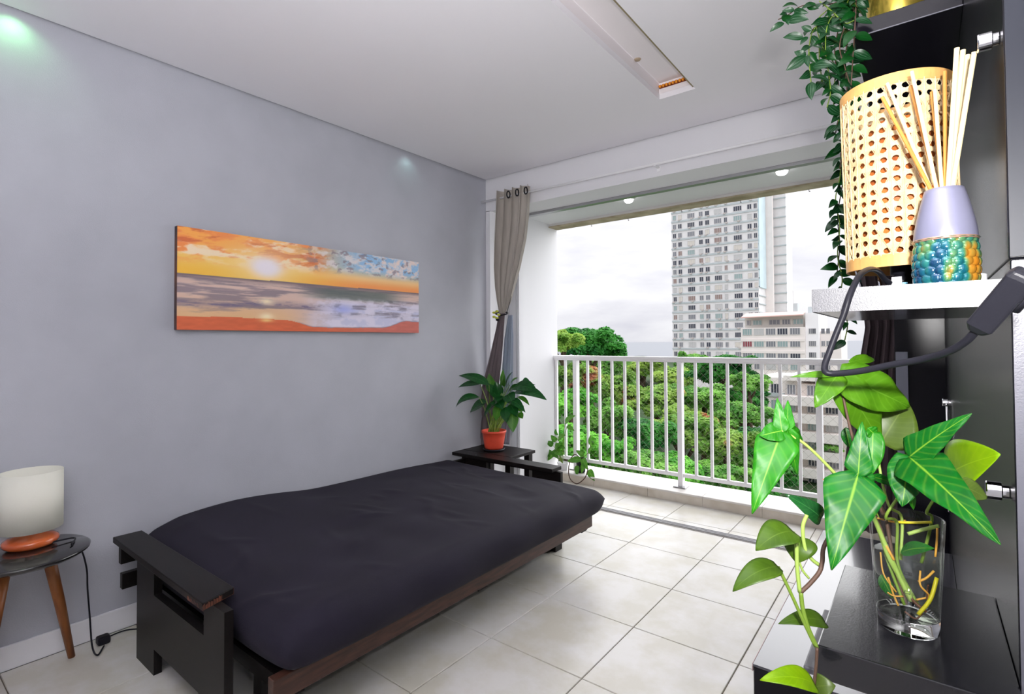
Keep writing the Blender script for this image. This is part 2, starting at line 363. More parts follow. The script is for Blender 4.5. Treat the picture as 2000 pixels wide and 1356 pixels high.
# balcony shell
struct('wall_balcony', MB().box(XW-.15, 3.53, -.05, -2.800, 4.290, 2.6), M_ext_white)
struct('trim_2', MB().box(-2.80, 3.545, 0, -2.712, 3.60, 2.345).box(-2.712, 3.552, 0, -2.704, 3.594, 2.345), M_white_wall)
struct('trim_3', MB().box(-2.725, 3.535, .0, -2.717, 3.545, 2.345), M_track)
bc = struct('ceiling_balcony', MB().box(-2.80, 3.61, 2.395, XR, 4.16, 2.45), M_ext_white)
struct('wall_balcony_beam', MB().box(-2.83, 4.16, 2.372, .6, 4.30, 2.75), mat('beam_paint', (.64, .63, .62), .7, bump=.2, bscale=60))
struct('trim_4', MB().box(-2.83, 4.15, 2.362, .6, 4.30, 2.3725), M_beam_under)
struct('trim_5', MB().box(-2.71, 3.552, 2.335, XR, 3.606, 2.395), M_track, bevel=.002)
struct('ceiling_lintel', MB().box(-2.80, 3.606, 2.36, XR, 3.63, 2.45), M_ext_white)
# sliding door floor track
tr = MB(); struct('trim_7', MB().box(-2.80, 3.548, -.004, XR, 3.607, .0005), M_curbtop)
for yy in (3.556, 3.578, 3.599): tr.box(-2.80, yy-.002, 0, XR, yy+.002, .009)
struct('trim_6', tr, M_track)
for k, px in enumerate(((1085, 452), (1155, 441), (1227, 430), (1331, 412), (1446, 393), (1580, 370))):
    p = aty(px[0], px[1], 4.285)
    hk = MB().tube(catmull([(p.x, 4.285, 2.362), (p.x, 4.285, 2.350), (p.x+.004, 4.281, 2.343), (p.x+.010, 4.281, 2.347)], 4), .0022, 6)
    tag(hk.build('net_hook', M_stem_dark, smooth=True), ['rusty net hook under the balcony beam, at the left jamb corner', 'rusty net hook under the balcony beam, second from the left', 'rusty net hook under the balcony beam, third from the left',
        'rusty net hook under the balcony beam, left of the tower top', 'rusty net hook under the balcony beam, above the tower windows', 'rusty net hook under the balcony beam, nearest the hanging vine'][k], 'hook', 'net hooks')
# curb
cb = thing('balcony_curb', (-1.3, 4.27, 0), 'low cream stone curb carrying the white balcony railing', 'curb')
cb['kind'] = 'structure'
xs = [-2.80, -2.3, -1.80, -1.355, -.93, -.48, .13]
for i in range(len(xs)-1):
    MB().box(xs[i]+.0015, 4.09, -.004, xs[i+1]-.0015, 4.10, .066).build('facing_tile', M_curb, cb)
    MB().box(xs[i]+.001, 4.082, .066, xs[i+1]-.001, 4.44, .080).build('capping_stone', M_curbtop, cb, bevel=.002)
MB().box(-2.80, 4.1005, -.05, .13, 4.435, .0655).build('core', M_curb, cb)
struct('baseboard_left', MB().box(XW, YB, 0, XW+.013, YE, .095), M_base, bevel=.003)

# ------------------------------------------------------------------ outside
gz = lambda d: CAMZ-10.4+(d-28)*.072
def leafblob(blobs, n, size, seed, flat=.6):
    rg = np.random.default_rng(seed); B = np.array(blobs, float)
    wts = (B[:, 3]*B[:, 4]); wts /= wts.sum(); k = rg.choice(len(B), n, p=wts)
    d = rg.normal(size=(n, 3)); d /= np.linalg.norm(d, axis=1)[:, None]
    d[:, 2] = np.where(d[:, 2] < -.35, -d[:, 2], d[:, 2])
    rad = 1-.32*rg.random(n)**2
    p = B[k, :3]+d*rad[:, None]*np.stack([B[k, 3], B[k, 3], B[k, 4]], 1)
    nn = d*1.0+rg.normal(size=(n, 3))*.55+np.array([0, 0, .5]); nn /= np.linalg.norm(nn, axis=1)[:, None]
    a = np.cross(nn, rg.normal(size=(n, 3))); a /= np.linalg.norm(a, axis=1)[:, None]; b = np.cross(nn, a)
    s = size*(.6+.8*rg.random(n))[:, None]
    v = np.stack([p-a*s, p-b*s*flat-nn*s*.15, p+a*s, p+b*s*flat-nn*s*.15], 1).reshape(-1, 3)
    me = bpy.data.meshes.new('crown'); me.vertices.add(4*n); me.vertices.foreach_set('co', v.astype(np.float32).ravel())
    me.loops.add(4*n); me.loops.foreach_set('vertex_index', np.arange(4*n, dtype=np.int32))
    me.polygons.add(n); me.polygons.foreach_set('loop_start', np.arange(0, 4*n, 4, dtype=np.int32)); me.polygons.foreach_set('loop_total', np.full(n, 4, dtype=np.int32))
    me.update(calc_edges=True)
    return me
def foliage(name, c1, c2, c3=None, amt=0):
    m = bpy.data.materials.new(name); m.use_nodes = True; nt = m.node_tree; N = nt.nodes; L = nt.links; b = N['Principled BSDF']
    tc = N.new('ShaderNodeTexCoord'); n = N.new('ShaderNodeTexNoise'); n.inputs['Scale'].default_value = 1.1; n.inputs['Detail'].default_value = 4; L.new(tc.outputs['Object'], n.inputs[0])
    r = N.new('ShaderNodeValToRGB'); r.color_ramp.elements[0].position = .38; r.color_ramp.elements[0].color = c1; r.color_ramp.elements[1].position = .6; r.color_ramp.elements[1].color = c2
    L.new(n.outputs[0], r.inputs[0]); out = r.outputs[0]
    if c3:
        n2 = N.new('ShaderNodeTexNoise'); n2.inputs['Scale'].default_value = .75; n2.inputs['Detail'].default_value = 2; L.new(tc.outputs['Object'], n2.inputs[0])
        r2 = N.new('ShaderNodeValToRGB'); r2.color_ramp.elements[0].position = .60-amt; r2.color_ramp.elements[1].position = .66-amt
        L.new(n2.outputs[0], r2.inputs[0]); mx = N.new('ShaderNodeMixRGB'); L.new(r2.outputs[0], mx.inputs[0]); L.new(out, mx.inputs[1]); mx.inputs[2].default_value = c3; out = mx.outputs[0]
    L.new(out, b.inputs['Base Color']); b.inputs['Roughness'].default_value = .6; b.inputs['Specular IOR Level'].default_value = .2
    t = N.new('ShaderNodeBsdfTranslucent'); L.new(out, t.inputs[0]); mx = N.new('ShaderNodeMixShader'); mx.inputs[0].default_value = .35
    L.new(b.outputs[0], mx.inputs[1]); L.new(t.outputs[0], mx.inputs[2]); L.new(mx.outputs[0], N['Material Output'].inputs[0])
    return m
FO_bright = foliage('bright_foliage', lin(61, 147, 41), lin(131, 208, 76))
FO_mid = foliage('green_foliage', lin(78, 142, 56), lin(142, 197, 92))
FO_yellow = foliage('olive_foliage', lin(109, 158, 59), lin(173, 204, 96))
FO_dark = foliage('dark_foliage', lin(32, 100, 45), lin(74, 153, 61))
FO_red = foliage('seeded_foliage', lin(100, 153, 61), lin(160, 195, 92), lin(195, 122, 92), .02)
crowns = []
for s in range(5):
    rg = random.Random(40+s); bl = [(0, 0, 0, .8, .65)]
    for k in range(16):
        a = k*2.4+rg.random(); q = rg.uniform(.45, 1.0)
        bl.append((math.cos(a)*q, math.sin(a)*q, rg.uniform(-.45, .75)*(1.15-q*.5), rg.uniform(.20, .40), rg.uniform(.18, .34)))
    me = leafblob(bl, 6500, .075, 100+s); me.materials.append(FO_mid); crowns.append(me)
# the hillside ground
def hill(u, v):
    x = -75+u*75; y = 9+v*120
    d = math.hypot(x, y); right = smooth01((x+.36*y+4)/16)
    return (x, y, gz(d)-right*16-2.2+.8*math.sin(x*.3)*math.cos(y*.2))
tag(MB().grid(hill, 40, 40).build('hillside', mat('hill_soil', lin(38, 66, 26), .9, noise=.3, nscale=.6), smooth=True), kind='structure')
trunk_mb = MB().tube([(0, 0, -3.2), (.1, .05, -1.5), (0, 0, -.2)], [.16, .12, .08], 7).tube([(0.02, 0, -1.0), (.35, .2, -.2), (.5, .3, .3)], [.07, .05, .02], 5).tube([(0.02, 0, -1.2), (-.4, -.1, -.3), (-.6, -.2, .2)], [.07, .05, .02], 5)
trunk_me = trunk_mb.mesh('trunk', smooth=True); trunk_me.materials.append(mat('bark', lin(96, 78, 62), .9))
def tree(u, v, d, rpx, m, label, k, squash=.85, name='broadleaf_tree', cat='tree', group='trees on the hillside below the balcony'):
    c = atd(u, v, d); r = rpx/FPX*d
    t = thing(name, c-Vector((0, 0, 2.9*r)), label, cat, group)
    inst('crown', crowns[k % 5], m, t, c, (0, 0, k*1.7), (r, r, r*squash))
    inst('trunk', trunk_me, None, t, c, (0, 0, k), (r, r, r*.9))
TR = [  # u, v, depth, radius px, foliage, look
 (1148, 676, 62, 62, FO_dark, 'tall dark green tree rising above the railing at the left jamb'),
 (1098, 672, 52, 40, FO_yellow, 'olive tree crown hugging the left jamb under the tall dark tree'),
 (1255, 724, 92, 46, FO_yellow, 'far olive tree crown just below the handrail under the sea'),
 (1180, 722, 78, 50, FO_mid, 'far green tree behind the third to fifth balusters, just below the handrail'),
 (1350, 714, 96, 36, FO_mid, 'small far green tree below the left corner of the tower'),
 (1412, 726, 70, 56, FO_dark, 'large dark green tree in front of the foot of the tower'),
 (1462, 752, 62, 36, FO_mid, 'green tree whose right side touches the low white building'),
 (1320, 742, 80, 44, FO_yellow, 'far olive tree left of the middle railing post'),
 (1120, 745, 52, 52, FO_red, 'tree with brownish seed heads behind the first balusters'),
 (1205, 765, 56, 56, FO_red, 'rusty brown topped tree left of the railing middle'),
 (1285, 785, 54, 58, FO_red, 'broad tree with orange seed heads left of the middle post'),
 (1375, 785, 54, 50, FO_mid, 'green tree just right of the middle post'),
 (1445, 812, 50, 50, FO_mid, 'rounded green tree before the low white building'),
 (1110, 800, 44, 58, FO_bright, 'bright green shrub mass at the left end of the railing, upper part'),
 (1190, 825, 46, 58, FO_mid, 'green tree in the middle of the left railing bay'),
 (1258, 850, 44, 56, FO_dark, 'dark green tree left of the middle post, halfway down'),
 (1335, 842, 46, 64, FO_red, 'tree with red seed clusters right behind the middle post'),
 (1418, 870, 44, 58, FO_red, 'tree with a few red clusters right of the middle post'),
 (1480, 868, 44, 46, FO_dark, 'dark green tree beside the long hanging arrowhead leaf'),
 (1105, 870, 36, 60, FO_bright, 'bright green shrub low at the left end of the railing'),
 (1178, 890, 37, 58, FO_bright, 'bright green shrub behind the small balcony pot'),
 (1245, 918, 36, 58, FO_mid, 'low green bush under the bottom rail of the left bay'),
 (1325, 926, 37, 58, FO_bright, 'low bright bush behind the foot of the middle post'),
 (1405, 944, 38, 58, FO_mid, 'low green bush right of the middle post foot'),
 (1478, 955, 38, 52, FO_dark, 'low dark bush at the right end of the greenery'),
 (1450, 905, 50, 56, FO_mid, 'green tree behind the tip of the hanging arrowhead leaf'),
 (1500, 930, 60, 56, FO_dark, 'dark green tree at the foot of the terraced building'),
 (1395, 820, 62, 52, FO_yellow, 'olive tree between the two post-side trees, behind them'),
 (1455, 790, 70, 48, FO_dark, 'dark tree behind the rounded one beside the white building'),
 (1330, 790, 66, 50, FO_mid, 'green tree behind the middle post, upper part'),
 (1120, 945, 31, 56, FO_bright, 'lowest bright shrub above the curb at the far left'),
 (1215, 975, 31, 58, FO_bright, 'lowest bright shrub above the curb left of the middle post'),
]
for i, (u, v, d, r, m, lab) in enumerate(TR):
    sh = d < 45
    tree(u, v, d, r, m, lab, i, .85, 'leafy_shrub' if sh else 'broadleaf_tree', 'shrub' if sh else 'tree')
tag(MB().add([(-9000, 260, -40), (9000, 260, -40), (9000, 40000, -40), (-9000, 40000, -40)], [(0, 1, 2, 3)]).build('sea', mat('hazy_sea', (.22, .23, .25), .9, spec=.1)), kind='structure')
tag(MB().box(-140, 8, -46, 90, 262, -40.2).build('town_ground', mat('town_ground', lin(86, 98, 78), .9)), kind='structure')

# buildings
M_tower = mat('tower_concrete', lin(226, 224, 224), .8, noise=.05, nscale=.4)
M_band = mat('tower_band', lin(188, 196, 198), .8, noise=.06, nscale=.6)
M_tileblue = mat('pale_blue_tiles', lin(196, 214, 220), .6, noise=.05, nscale=.3)
M_white_b = mat('white_render', lin(240, 232, 228), .8, noise=.03, nscale=.4)
M_pink = mat('pink_awning', lin(226, 184, 176), .7)
M_frame = mat('window_frame', lin(206, 204, 204), .6)
PANES = [mat('pane_dark', lin(62, 66, 80), .3), mat('pane_grey', lin(128, 130, 138), .3), mat('pane_pale', lin(196, 196, 196), .5), mat('pane_blind', lin(214, 208, 198), .6), mat('pane_teal', lin(150, 172, 172), .4), mat('pane_brown', lin(150, 126, 120), .5)]
_wm = {}
def far_window(parent, x, y, z, wd, ht, pane, bars=1):
    k = (round(wd, 1), round(ht, 1), bars)
    if k not in _wm:
        a, b = k[0]/2, k[1]/2; t = .09; mb = MB()
        mb.box(-a, -.06, -b, -a+t, .05, b).box(a-t, -.06, -b, a, .05, b).box(-a, -.06, -b, a, .05, -b+t).box(-a, -.06, b-t, a, .05, b)
        for q in range(bars):
            xx = -a+2*a*(q+1)/(bars+1); mb.box(xx-.05, -.06, -b, xx+.05, .05, b)
        me = mb.mesh('window'); me.materials.append(M_frame)
        pn = MB().box(-a+.02, -.01, -b+.02, a-.02, .03, b-.02).mesh('pane'); pn.materials.append(M_frame); _wm[k] = (me, pn)
    wn = inst('window', _wm[k][0], None, parent, (x, y, z)); inst('pane', _wm[k][1], pane, wn, (x, y, z)); return wn
TY = 175.
tw = thing('tower_block', (-54, TY, -40), 'tall pale grey residential tower with rows of small windows', 'building')
tx0, tx1 = -67.4, -39.9; fh = 3.09; top = CAMZ+56; z00 = 43.586-.4
MB().box(tx0, TY+.1, -40, tx1, TY+22, top).build('tower_body', M_tower, tw)
cols = [(263, 26), (303, 28), (385, 52), (458, 30), (505, 32), (583, 55), (641, 25), (730, 62), (818, 32), (862, 26)]
def tux(a): return aty(1250+a*.2654, 668, TY).x
for r in range(-2, 18):
    z = z00-r*fh
    MB().box(tx0-.05, TY-.12, z-1.55, tx1+.05, TY+.2, z-1.0).build('floor_band', M_band, tw)
    for (c, wpx) in cols:
        q = rnd.random()
        pm = PANES[0] if q < .34 else PANES[1] if q < .58 else PANES[2] if q < .76 else PANES[3] if q < .86 else PANES[4] if q < .94 else PANES[5]
        wd = (tux(c+wpx/2)-tux(c-wpx/2)); far_window(tw, tux(c), TY+.02, z+.1, wd, 1.65, pm, 3 if wpx > 40 else 1)
ac = MB()
for r in range(-2, 18):
    for (c, wpx) in cols:
        if rnd.random() < .45: x = tux(c)+rnd.uniform(-.5, .5); z = z00-r*fh-.9; ac.box(x-.35, TY-.45, z-.25, x+.35, TY+.1, z+.2)
tag(ac.build('air_conditioners', mat('ac_units', lin(196, 188, 184), .7), tw), kind='stuff')
MB().box(tx1+.01, TY+.3, 7.6+CAMZ+9, tx1+.35, TY+9.0, top).build('blue_side_panel', M_tileblue, tw)
for k in range(24):
    z = -6+k*fh*.86
    MB().box(tx1, TY+.3, z, tx1+.28 if z < 24 else tx1+.1, TY+9, z+.28).build('side_ledge', M_band, tw)
fin = MB().box(tx1, TY+9.5, -40, tx1+2.2, TY+11, top).build('vertical_fin', M_white_b, tw)
MB().box(tx1, TY+12.5, -40, tx1+5.6, TY+22, top-2).build('rear_wing', M_tower, tw)
for k in range(17):
    MB().box(tx1+.3, TY+12.2, 1+k*fh, tx1+5.7, TY+12.6, 1+k*fh+.35).build('wing_band', M_band, tw)
# second, white slab block
BY = 140.
b2 = thing('apartment_block', (-29, BY, -40), 'white apartment block with pink roof awning in front of the tower', 'building')
fu = lambda u: aty(u, 668, BY).x
fz = lambda v: aty(1510, v, BY).z
MB().box(fu(1447), BY+.1, -40, fu(1572), BY+16, fz(640)).build('main_block', M_white_b, b2)
MB().box(fu(1450), BY+2.5, fz(641), fu(1566), BY+14, fz(611)).build('penthouse', mat('penthouse_wall', lin(206, 204, 198), .8), b2)
MB().add([(fu(1449), BY-.6, fz(618)), (fu(1570), BY-.6, fz(616)), (fu(1570), BY+3, fz(609)), (fu(1452), BY+3, fz(609)),
          (fu(1449), BY-.6, fz(620)), (fu(1570), BY-.6, fz(618)), (fu(1570), BY+3, fz(611)), (fu(1452), BY+3, fz(611))],
         [(0, 1, 2, 3), (7, 6, 5, 4), (0, 4, 5, 1), (1, 5, 6, 2), (2, 6, 7, 3), (3, 7, 4, 0)]).build('roof_awning', M_pink, b2)
for (ua, ub) in ((1454, 1462), (1466, 1484), (1498, 1520), (1524, 1540), (1546, 1566)):
    far_window(b2, (fu(ua)+fu(ub))/2, BY+2.4, fz(629), fu(ub)-fu(ua), 1.3, PANES[rnd.choice([0, 1, 1, 4])], 2)
MB().box(fu(1572)+.01, BY+1, -40, fu(1598), BY+15, fz(613)).build('stair_tower', mat('stair_white', lin(246, 244, 246), .8), b2)
MB().box(fu(1598)+.01, BY+3, -40, fu(1640), BY+15, fz(648)).build('side_wing', M_white_b, b2)
MB().box(fu(1543), BY+5, fz(612), fu(1551), BY+7, fz(592)).build('roof_tank', M_band, b2)
MB().box(fu(1572), BY+5, fz(613), fu(1580), BY+7, fz(600)).build('chimney', M_band, b2)
MB().tube([(fu(1541), BY+6, fz(612)), (fu(1541), BY+6, fz(566))], .06, 5).build('antenna', M_frame, b2)
for vv in (650, 673.5, 695, 718, 741, 765):
    MB().box(fu(1447), BY-.05, fz(vv+17), fu(1572), BY+.12, fz(vv+12)).build('floor_band', M_white_b, b2)
    for i, (ua, ub) in enumerate(((1450.5, 1469), (1472.5, 1492), (1496, 1515), (1518, 1539), (1543, 1563))):
        far_window(b2, (fu(ua)+fu(ub))/2, BY+.02, fz(vv-2), fu(ub)-fu(ua), 1.6, PANES[rnd.choice([0, 1, 2, 1, 4, 2])] if (vv, i) != (673.5, 0) else mat('red_blind', lin(150, 70, 80), .6), 3)
    for uu in (1582, 1589, 1604, 1614):
        far_window(b2, fu(uu), BY+(.95 if uu < 1598 else 2.95), fz(vv-2), .8, 1.3, PANES[rnd.choice([0, 1, 1])], 1)
# third, terraced block lower down and nearer
CYY = 95.
b3 = thing('terraced_block', (-16, CYY, -40), 'cream terraced apartment block seen low through the right railing bars', 'building')
gu = lambda u: aty(u, 800, CYY).x
gzv = lambda v: aty(1580, v, CYY).z
MB().box(gu(1470), CYY+3.0, -40, gu(1560), CYY+18, gzv(742)).build('rear_wing', M_white_b, b3)
MB().box(gu(1560), CYY+2.2, -40, gu(1690), CYY+18, gzv(752)).build('front_wing', mat('cream_render', lin(226, 214, 208), .8, noise=.04, nscale=.4), b3)
MB().box(gu(1528), CYY+1, gzv(746), gu(1640), CYY+16, gzv(736)).build('roof_slab', M_white_b, b3)
for vv in (762, 796, 831, 866, 902, 938, 975, 1010):
    MB().box(gu(1524), CYY-.2, gzv(vv+32), gu(1640), CYY+2.3, gzv(vv+14)).build('balcony_parapet', M_white_b, b3)
    MB().box(gu(1470), CYY+2.7, gzv(vv+20), gu(1526), CYY+3.2, gzv(vv+12)).build('floor_band', M_band, b3)
    for (ua, ub, nb) in ((1478, 1492, 1), (1498, 1516, 2), (1532, 1550, 2), (1572, 1592, 2), (1608, 1634, 3)):
        yy = CYY+2.96 if ua < 1525 else CYY+2.1
        far_window(b3, (gu(ua)+gu(ub))/2, yy, gzv(vv+3), gu(ub)-gu(ua), 1.7, PANES[rnd.choice([0, 1, 1, 4, 2])], nb)
me = leafblob([(0, 0, 0, 1, .5)], 500, .18, 77); me.materials.append(FO_mid)
inst('planter_bush', me, FO_mid, b3, (gu(1618), CYY+.6, gzv(874)), None, (1.9, .9, 1.3))

# ------------------------------------------------------------------ balcony railing
RY = 4.25
ra = thing('balcony_railing', (-1.3, RY, .08), 'white aluminium balcony railing with vertical bars on the curb', 'railing')
MB().box(-2.815, RY-.032, 1.114, .13, RY+.032, 1.142).build('handrail', M_rail_paint, ra, bevel=.006)
MB().box(-2.80, RY-.026, 1.098, .13, RY+.026, 1.1135).build('upper_rail', M_rail_paint, ra)
MB().box(-2.80, RY-.016, .162, .13, RY+.016, .192).build('lower_rail', M_rail_paint, ra, bevel=.003)
bar = MB().box(-.0105, -.0105, .1925, .0105, .0105, 1.0975).mesh('baluster'); bar.materials.append(M_rail_paint)
post_x = [-2.568, -1.576, -.583]
MB().box(-2.797, RY-.012, .1925, -2.775, RY+.012, 1.0975).build('end_bar', M_rail_paint, ra)
for px in post_x:
    p = MB().box(px-.019, RY-.03, .081, px+.019, RY+.03, 1.0975).build('post', M_rail_paint, ra, bevel=.003)
    MB().box(px-.05, RY-.055, .0805, px+.05, RY+.055, .090).build('foot_plate', M_track, p, bevel=.003)
for x in [-2.685]+[post_x[0]+.124*k for k in range(1, 8)]+[post_x[1]+.1242*k for k in range(1, 8)]+[post_x[2]+.124*k for k in range(1, 6)]:
    inst('baluster', bar, None, ra, (x, RY, 0))
# safety net outside the lower railing
nb = MB(); X0, X1, Z0, Z1 = -2.79, .12, .082, 1.10; H = Z1-Z0; yy = 4.31; r = .0007
c = X0-H
while c < X1:
    for sgn in (1, -1):
        a = (c, Z0) if sgn > 0 else (c, Z1); b = (c+H, Z1) if sgn > 0 else (c+H, Z0)
        (xa, za), (xb, zb) = a, b
        if xa < X0: za += (zb-za)*(X0-xa)/(xb-xa); xa = X0
        if xb > X1: zb = za+(zb-za)*(X1-xa)/(xb-xa); xb = X1
        if xb-xa > .03: nb.tube([(xa, yy, za), (xb, yy, zb)], r, 3)
    c += .062
tag(nb.build('safety_net', mat('net_cord', lin(120, 112, 104), .7)), 'fine diamond safety net behind the railing bars', 'net', None, 'stuff')
for k, (px, lab) in enumerate((((1228, 390), 'lit round lamp on the balcony ceiling, left one'), ((1527, 333), 'lit round lamp on the balcony ceiling, right one nearer the vine'))):
    p = atz(px[0], px[1], 2.385); p.y = 3.80; p.x = aty(px[0], px[1], 3.80).x
    la = thing('ceiling_lamp', (p.x, 3.80, 2.395), lab, 'lamp', 'balcony ceiling lamps')
    MB().lathe([(.0, 0), (.046, 0), (.046, -.006), (.036, -.010)], (p.x, 3.80, 2.395), 24).build('ring', M_rail_paint, la, smooth=True)
    MB().lathe([(.036, -.004), (.034, -.018), (.024, -.028), (0, -.032)], (p.x, 3.80, 2.392), 24).build('bulb', M_lamp_on, la, smooth=True)

# ------------------------------------------------------------------ futon
M_arm = M_blackwood
fu_ = thing('futon_bed', (-2.1, 1.8, 0), 'black wooden futon frame with slotted arms against the grey wall', 'bed frame')
def arm_panel(y0, y1, x0, x1, ztop, slot, name):
    # side panel with a slot and a leg cut-out, assembled from joined rails
    s0, s1, sz0, sz1 = slot; l0 = x0+.19; l1 = x1-.19; lz = .10
    mb = MB()
    def blk(a, b, c, d): mb.box(a, y0, b, c, y1, d)
    blk(x0, 0, l0, lz); blk(l1, 0, x1, lz); blk(x0, lz, x1, sz0); blk(x0, sz0, s0, sz1); blk(s1, sz0, x1, sz1); blk(x0, sz1, x1, ztop)
    return mb.build(name, M_arm, fu_)
arm_panel(.752, .780, -2.535, -1.745, .425, (-2.347, -1.897, .305, .392), 'side_panel')
ar = MB().add([(-2.735, .722, .4255), (-1.810, .714, .4255), (-1.848, .828, .4255), (-2.735, .828, .4255), (-2.735, .722, .45), (-1.810, .714, .45), (-1.848, .828, .45), (-2.735, .828, .45)],
              [(0, 3, 2, 1), (4, 5, 6, 7), (0, 1, 5, 4), (1, 2, 6, 5), (2, 3, 7, 6), (3, 0, 4, 7)])
arb = ar.build('arm_board', M_arm, fu_, bevel=.003)
we = MB()
for k in range(16):
    x = -1.93+.118*k/15; we.add([(x, .7145-(0), .4262), (x+.009, .714, .4262), (x+.009, .7135, .4262+rnd.uniform(.006, .022)), (x, .7135, .4262+rnd.uniform(.004, .02))], [(0, 1, 2, 3)])
for k in range(12):
    t = k/12; p = Vector((-1.8105, .714, 0)).lerp(Vector((-1.849, .828, 0)), t); q = Vector((-1.8105, .714, 0)).lerp(Vector((-1.849, .828, 0)), t+.07)
    we.add([(p.x+.0008, p.y, .427), (q.x+.0008, q.y, .427), (q.x+.0008, q.y, .427+rnd.uniform(.012, .022)), (p.x+.0008, p.y, .427+rnd.uniform(.012, .022))], [(0, 1, 2, 3)])
o = we.build('worn_edge', M_wornedge, arb); o['label'] = 'worn bare wood along the board end'
# far arm
arm_panel(2.880, 2.905, -2.74, -1.862, .425, (-2.500, -2.09, .25, .405), 'side_panel')
MB().box(-2.80, 2.835, .4255, -1.90, 2.95, .45).build('arm_board', M_arm, fu_, bevel=.003)
# rails
MB().box(-1.565, .80, .200, -1.530, 2.70, .272).build('front_rail', M_railwood, fu_, bevel=.003)
for (z0, z1, xx) in ((.335, .405, -2.70), (.235, .300, -2.68)):
    MB().box(xx-.03, .742, z0, xx, 2.90, z1).build('back_rail', M_arm, fu_, bevel=.002)
for yy in (.86, 1.75, 2.64):
    MB().box(-2.66, yy, .17, -1.566, yy+.06, .225).build('cross_rail', M_arm, fu_)
for k in range(11):
    y = .84+k*.178; MB().box(-2.66, y, .2255, -1.566, y+.075, .245).build('slat', M_arm, fu_)
MB().box(-1.83, 2.672, 0, -1.768, 2.745, .17).build('leg', M_arm, fu_, bevel=.002)
MB().box(-1.80, .87, 0, -1.745, .93, .17).build('leg', M_arm, fu_, bevel=.002)
MB().box(-2.60, 1.75, 0, -2.54, 1.81, .17).build('leg', M_arm, fu_, bevel=.002)
# mattress
def mattress():
    x0, x1, y0, y1 = -2.818, -1.468, .800, 2.815; n_u, n_v = 84, 120
    rg = np.random.default_rng(5)
    dim = [(rg.uniform(.1, .9), rg.uniform(.08, .92), rg.uniform(.05, .10), rg.uniform(-.010, -.004)) for _ in range(26)]
    cre = [(rg.uniform(.15, .95), rg.uniform(.03, .97), rg.uniform(-.9, .9), rg.uniform(.03, .10), rg.uniform(.003, .008)) for _ in range(40)]
    def topz(u, v):
        x = x0+u*(x1-x0); y = y0+v*(y1-y0)
        b = .446-.012*u+.010*math.sin(v*5.2+.4)*(1-u)+.006*math.sin(u*6+v*9)
        b += .026*math.exp(-((v-.22)/.16)**2)*math.exp(-(u/.35)**2)
        b -= .03*smooth01((.10-v)/.10)
        b -= .040*smooth01((v-.62)/.38)*(.55+.45*u)
        for a, c, s, h in dim: b += h*math.exp(-((u-a)**2+((v-c)*1.5)**2)/(s*s))
        for a, c, an, s, h in cre:
            du, dv = (u-a), (v-c)*1.5; p = du*math.cos(an)+dv*math.sin(an); q = -du*math.sin(an)+dv*math.cos(an)
            b += h*math.exp(-(q/.014)**2-(p/s)**2)
        return b
    rx, zm, zb = .085, .345, .2755
    def edge(d): d = max(0, min(1, d)); return math.sqrt(max(0, 1-(1-d)**2))
    vs = []; fs = []
    def pt(u, v, topside):
        # pillow corners pulled in
        x = x0+u*(x1-x0); y = y0+v*(y1-y0)
        cu = abs(2*u-1); cv = abs(2*v-1); pull = .05*(cu*cv)**6
        cx, cyy = (x0+x1)/2, (y0+y1)/2
        x += (cx-x)*pull*.8; y += (cyy-y)*pull*.6
        d = min(u*(x1-x0), (1-u)*(x1-x0))/rx; e = min(v*(y1-y0), (1-v)*(y1-y0))/rx
        k = edge(d)*edge(e)
        wob = .006*math.sin(v*31+u*3)*(1-k)
        if topside: return (x+wob, y, zm+(topz(u, v)-zm)*k)
        return (x+wob, y, zm+(zb-zm)*min(1, k*1.25))
    # denser near the edges
    def ss(t, r=.12): return t
    us = [(1-math.cos(math.pi*i/(n_u-1)))/2*.35+i/(n_u-1)*.65 for i in range(n_u)]
    vv = [(1-math.cos(math.pi*i/(n_v-1)))/2*.3+i/(n_v-1)*.7 for i in range(n_v)]
    mb = MB()
    top = [pt(u, v, True) for v in vv for u in us]; bot = [pt(u, v, False) for v in vv for u in us]
    ft = [(j*n_u+i, j*n_u+i+1, (j+1)*n_u+i+1, (j+1)*n_u+i) for j in range(n_v-1) for i in range(n_u-1)]
    mb.add(top, ft); mb.add(bot, [q[::-1] for q in ft])
    me = mb.mesh('mattress', smooth=True)
    bm = bmesh.new(); bm.from_mesh(me); bmesh.ops.remove_doubles(bm, verts=bm.verts, dist=.0008); bm.to_mesh(me); bm.free()
    me.polygons.foreach_set('use_smooth', [True]*len(me.polygons))
    me.materials.append(M_mattress)
    o = bpy.data.objects.new('futon_mattress', me); COL.objects.link(o)
    return tag(o, 'dark navy futon mattress lying flat on the black frame', 'mattress')
mattress()
# corner table behind the far arm
ct = thing('corner_table', (-2.56, 3.1, 0), 'small black square table in the corner under the red pot', 'table')
MB().box(-2.80, 2.955, .428, -2.335, 3.262, .45).build('table_top', M_blackwood, ct, bevel=.003)
for x in (-2.78, -2.40):
    for y in (2.975, 3.205): MB().box(x, y, 0, x+.045, y+.045, .428).build('leg', M_blackwood, ct)
MB().box(-2.735, 2.985, .375, -2.40, 3.0, .4275).build('apron', M_blackwood, ct)

